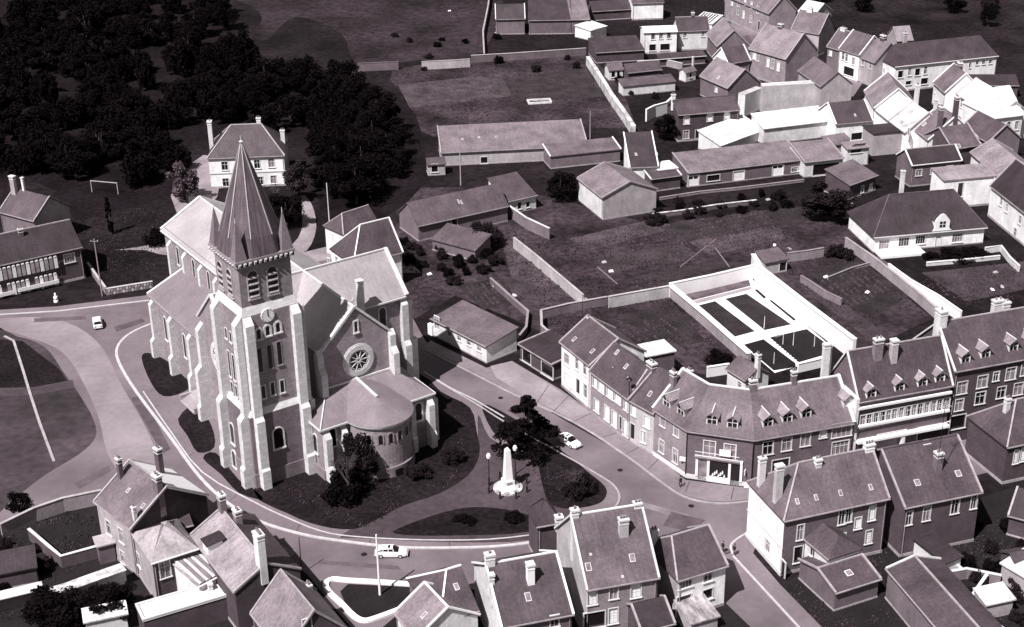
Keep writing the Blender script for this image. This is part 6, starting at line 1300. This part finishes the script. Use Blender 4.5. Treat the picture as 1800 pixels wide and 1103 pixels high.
tree('bush', 'black clipped bush right of the bungalow hedge', (1715,449), 3.2, 1.5, 'bush', 0, 3, 'bush')
tree('tree', 'large dark shapeless tree beside the grey shed in the right gardens', (1455,385), 6.5, 8.0, 'round', 1, 1)
tree('bush', 'dark bush among the bare beds left of the bungalow wall', (1475,455), 3.0, 3.0, 'bush', 1, 2, 'bush')
tree('bush', 'climber-covered dark bush behind the corner building pyramid roof', (1262,640), 2.6, 2.6, 'bush', 0, 3, 'bush')
tree('bush', 'dark bush at the pavement edge by the lower street', (1245,1000), 1.0, 1.6, 'bush', 0, 1, 'bush')
tree('tree', 'dark tree beside the left edge of the brick house with white windows', (1172,245), 3.6, 6.5, 'round', 0, 2)
tree('tree', 'dark tree between the workshop with half-hipped roof and the small sheds', (985,352), 3.8, 6.5, 'round', 0, 3)
tree('bush', 'scrubby grey bush left of the crumbling wall below the garages', (1150,392), 3.0, 2.2, 'bush', 1, 1, 'bush')
def scatter(n, poly, rmin, seed):
    rnd = random.Random(seed); out = []; P2 = [Vector((a, b, 0)) for a, b in poly]; x0, x1 = min(p.x for p in P2), max(p.x for p in P2); y0, y1 = min(p.y for p in P2), max(p.y for p in P2); tries = 0
    while len(out) < n and tries < 9000:
        tries += 1; x, y = rnd.uniform(x0, x1), rnd.uniform(y0, y1); ins = False
        for i in range(len(P2)):
            a, b = P2[i], P2[i-1]
            if (a.y > y) != (b.y > y) and x < (b.x-a.x)*(y-a.y)/(b.y-a.y)+a.x: ins = not ins
        g_ = G(x, y)
        if ins and all((g_-q).length > rmin for q in out): out.append(g_)
    return out
for i, p in enumerate(scatter(260, [(-60,-160),(420,-160),(400,60),(440,130),(600,150),(640,180),(720,240),(700,330),(620,370),(560,330),(560,240),(340,240),(300,330),(240,335),(225,290),(150,290),(130,330),(60,310),(-60,330)], 3.9, 4)):
    kd = ['round','round','bush','round','bush','round','round','bush','bush','round'][i % 10]; sd_ = 'left' if p.x < G(430, 230).x*p.y/G(430, 230).y else 'right'
    tree('wood_tree', {'round': 'dark full-crowned tree of the wood, %s of the villa', 'bush': 'low dark undergrowth tree of the wood, %s of the villa', 'bare': 'thin bare tree of the wood, %s of the villa'}[kd] % sd_, None, random.uniform(3.6,6.2), random.uniform(6,11), kd, 0, i, group='%s trees of the wood %s of the villa' % ({'round':'full','bush':'low','bare':'bare'}[kd], sd_), base=p)
for i, p in enumerate(scatter(26, [(1500,-120),(1900,-120),(1900,110),(1790,90),(1770,62),(1600,50),(1500,35),(1440,20),(1400,-60)], 6, 9)):
    tree('wood_tree', 'dark indistinct tree beyond the upper right houses', None, random.uniform(2.6,4.2), random.uniform(4,7), 'round', [0,1][i % 2], i, group='trees beyond the upper right houses', base=p)
SHR = [(20, [(700,425),(760,440),(850,450),(880,470),(800,500),(760,480),(700,460)], 3.0, 2, 'small dark shrub in the garden between the slanting barn and the workshop', 'shrubs behind the workshop'),
 (16, [(1130,365),(1340,345),(1400,350),(1400,365),(1150,395)], 3.4, 3, 'small dark shrub along the wall below the long garages', 'shrubs below the garages'),
 (14, [(640,60),(840,60),(1020,100),(1020,125),(720,130)], 5, 5, 'small dark shrub by the walls of the top meadow', 'shrubs by the top meadow walls'),
 (16, [(1060,130),(1190,140),(1180,175),(1110,170)], 3, 8, 'small dark shrub in the plot right of the mottled diagonal wall', 'shrubs by the diagonal wall'),
 (16, [(1540,900),(1800,920),(1800,1103),(1700,1103),(1690,960),(1600,960)], 3.2, 12, 'small dark shrub in the lower right yards', 'shrubs of the lower right yards'),
 (10, [(0,960),(60,960),(90,1000),(0,1040)], 3, 13, 'small dark shrub in the yard at the lower left edge', 'shrubs of the lower left yard')]
for n_, poly_, rm_, sd_, lab_, grp_ in SHR:
    for i, p in enumerate(scatter(n_, poly_, rm_, sd_)):
        tree('shrub', lab_, None, random.uniform(1.0,2.1), random.uniform(1.0,2.4), 'bush', [0,1,1][i % 3], i, 'shrub', grp_, base=p)
tree('bush', 'big dark spreading shrub at the foot of the bare tree by the apse', (600,872), 4.6, 4.6, 'bush', 0, 2, 'bush', z=.12)
tree('tree', 'dark round tree over the lean-to below the slanting barn', (858,432), 3.8, 5.5, 'round', 1, 3)
# pale scraps lying in the gardens and yards
random.seed(31)
for i, (u, v) in enumerate([(1074,478),(1062,462),(1362,432),(1388,438),(1452,488),(1350,352),(1525,515),(1320,478),(755,483),(870,505),(905,520),(1750,480),(1745,510),(1762,505),(880,52),(872,58),(790,20)]):
    p = G(u, v); o = part('scrap_sheet', ('s', i % 3), lambda mb: mb.hexa([(-.4,-.3,0),(.5,-.25,0),(.4,.35,0),(-.45,.3,0)], [(-.3,-.2,.2),(.45,-.2,.12),(.35,.3,.3),(-.4,.25,.22)]), [WHITE, PLAST(.4)][i % 2], None, (p.x, p.y, .02), random.uniform(0,3)); tag(o, 'small pale scrap lying in the gardens', 'scrap', 'pale scraps in the gardens')

gwall('rough white ruined wall left of the dark brick house with white windows', [(1136,193),(1150,186),(1172,180),(1187,166)], 3.0, .4, WWALL, zpx=3)
gwall('low dark wall in front of the garages of the three-storey house', [(1625,960),(1600,935),(1570,930)], 1.6, .3, PLAST(.2), LP, zpx=1.6)
gwall('pale L-shaped yard wall in the lower right yards', [(1640,1010),(1700,1000),(1760,1012)], 1.5, .3, PLAST(.2), LP, zpx=1.5)
gwall('pale yard wall between the upper gardens and the white house', [(1120,108),(1170,105),(1200,112)], 1.8, .3, PLAST(.3), LP, zpx=1.8)
gwall('thin fence-like wall between the beds left of the bungalow', [(1455,488),(1500,470),(1530,462)], .5, .15, PLAST(.3), zpx=.5)
# rows of winter vegetables in the rear gardens, too many and too small to count
vr = MB(); rr = random.Random(8)
for (u0,v0,u1,v1,nr,du,dv) in ((1052,424,1175,397,9,7,6),(1210,402,1330,376,8,6,6),(1265,416,1370,398,7,7,6),(1100,500,1170,483,6,8,7),(820,505,850,540,7,9,-2),(905,490,985,520,6,4,-6),(1440,490,1500,540,8,9,-4),(1090,575,1180,640,6,14,-3),(735,165,860,150,6,4,7),(1640,495,1760,478,6,5,6)):
    for k in range(nr):
        p, q = G(u0+du*k, v0+dv*k), G(u1+du*k, v1+dv*k); m_ = max(4, int((q-p).length/.9))
        for i in range(m_):
            if rr.random() < .3: continue
            c = p.lerp(q, (i+.5)/m_); s_ = rr.uniform(.16,.34); vr.hexa([(c.x-s_,c.y-s_,.01),(c.x+s_,c.y-s_,.01),(c.x+s_,c.y+s_,.01),(c.x-s_,c.y+s_,.01)], [(c.x-s_*.4,c.y-s_*.5,s_),(c.x+s_*.5,c.y-s_*.4,s_*.9),(c.x+s_*.4,c.y+s_*.5,s_),(c.x-s_*.5,c.y+s_*.4,s_*1.1)])
o = vr.build('vegetables', mat('vegetables', .05, .5, 1, .95, .4)); tag(o, 'rows of winter vegetables in the rear gardens', 'vegetables', kind='stuff')
# rough grass and weeds over the open ground: one mass nobody could count
import numpy as _n
rs = _n.random.RandomState(4); vs = []; fs = []
def inside(px, x, y):
    ins = False
    for i in range(len(px)):
        a, b = px[i], px[i-1]
        if (a[1] > y) != (b[1] > y) and x < (b[0]-a[0])*(y-a[1])/(b[1]-a[1])+a[0]: ins = not ins
    return ins
def tufts(px, n, s0=.12, s1=.3, z=.0):
    x0, x1 = min(p[0] for p in px), max(p[0] for p in px); y0, y1 = min(p[1] for p in px), max(p[1] for p in px); c = 0
    while c < n:
        # loose drifts rather than an even spread
        cx, cy = rs.uniform(x0, x1), rs.uniform(y0, y1)
        for _ in range(14):
            x, y = cx+rs.normal(0, 9), cy+rs.normal(0, 4); c += 1
            if not inside(px, x, y): continue
            p = G(x, y); s_ = rs.uniform(s0, s1); a = rs.uniform(0, 6.28); dx, dy = math.cos(a)*s_, math.sin(a)*s_; h_ = s_*rs.uniform(.6, 1.2); k = len(vs)
            vs.extend([(p.x-dx, p.y-dy, z), (p.x+dx, p.y+dy, z), (p.x+dy*.6, p.y-dx*.6, z+h_), (p.x-dy*.6, p.y+dx*.6, z+h_)]); fs.append((k,k+1,k+2)); fs.append((k,k+1,k+3)); fs.append((k,k+2,k+3))
for px, n_, z in (([(700,430),(900,400),(960,420),(1140,392),(1480,352),(1500,400),(1330,440),(1180,490),(1060,520),(960,540),(800,510),(740,560),(700,480)], 16000, 0),
    ([(1350,480),(1480,440),(1620,540),(1500,590),(1440,550)], 3500, 0), ([(1600,500),(1800,450),(1850,520),(1690,540)], 2500, 0), ([(700,120),(1030,100),(1110,215),(1040,220),(780,235)], 6000, 0), ([(430,-40),(860,-40),(848,90),(640,104)], 8000, 0),
    ([(1070,540),(1175,515),(1290,630),(1150,600),(1080,575)], 2500, 0), ([(960,555),(1060,535),(1070,560),(990,590)], 1200, 0), ([(130,380),(300,360),(270,490),(190,500)], 3500, 0),
    ([(460,880),(640,930),(800,850),(830,740),(740,680),(560,820)], 4000, .13), ([(870,760),(960,800),(1050,860),(1040,890),(970,880)], 1500, .13), ([(-20,930),(60,900),(170,900),(180,960),(60,1100),(-20,1100)], 2500, 0), ([(1380,1040),(1560,960),(1800,900),(1800,1110),(1450,1110)], 4000, 0)):
    tufts(px, int(n_*.6), .1, .22, z=z)
me = bpy.data.meshes.new('rough_grass'); me.from_pydata(vs, [], fs); me.update(); me.materials.append(mat('rough_grass', .048, .5, .3, .95, .5, spec=.1))
o = bpy.data.objects.new('rough_grass', me); link(o); tag(o, 'rough dark grass and weeds over the gardens and lawns', 'grass', kind='stuff')
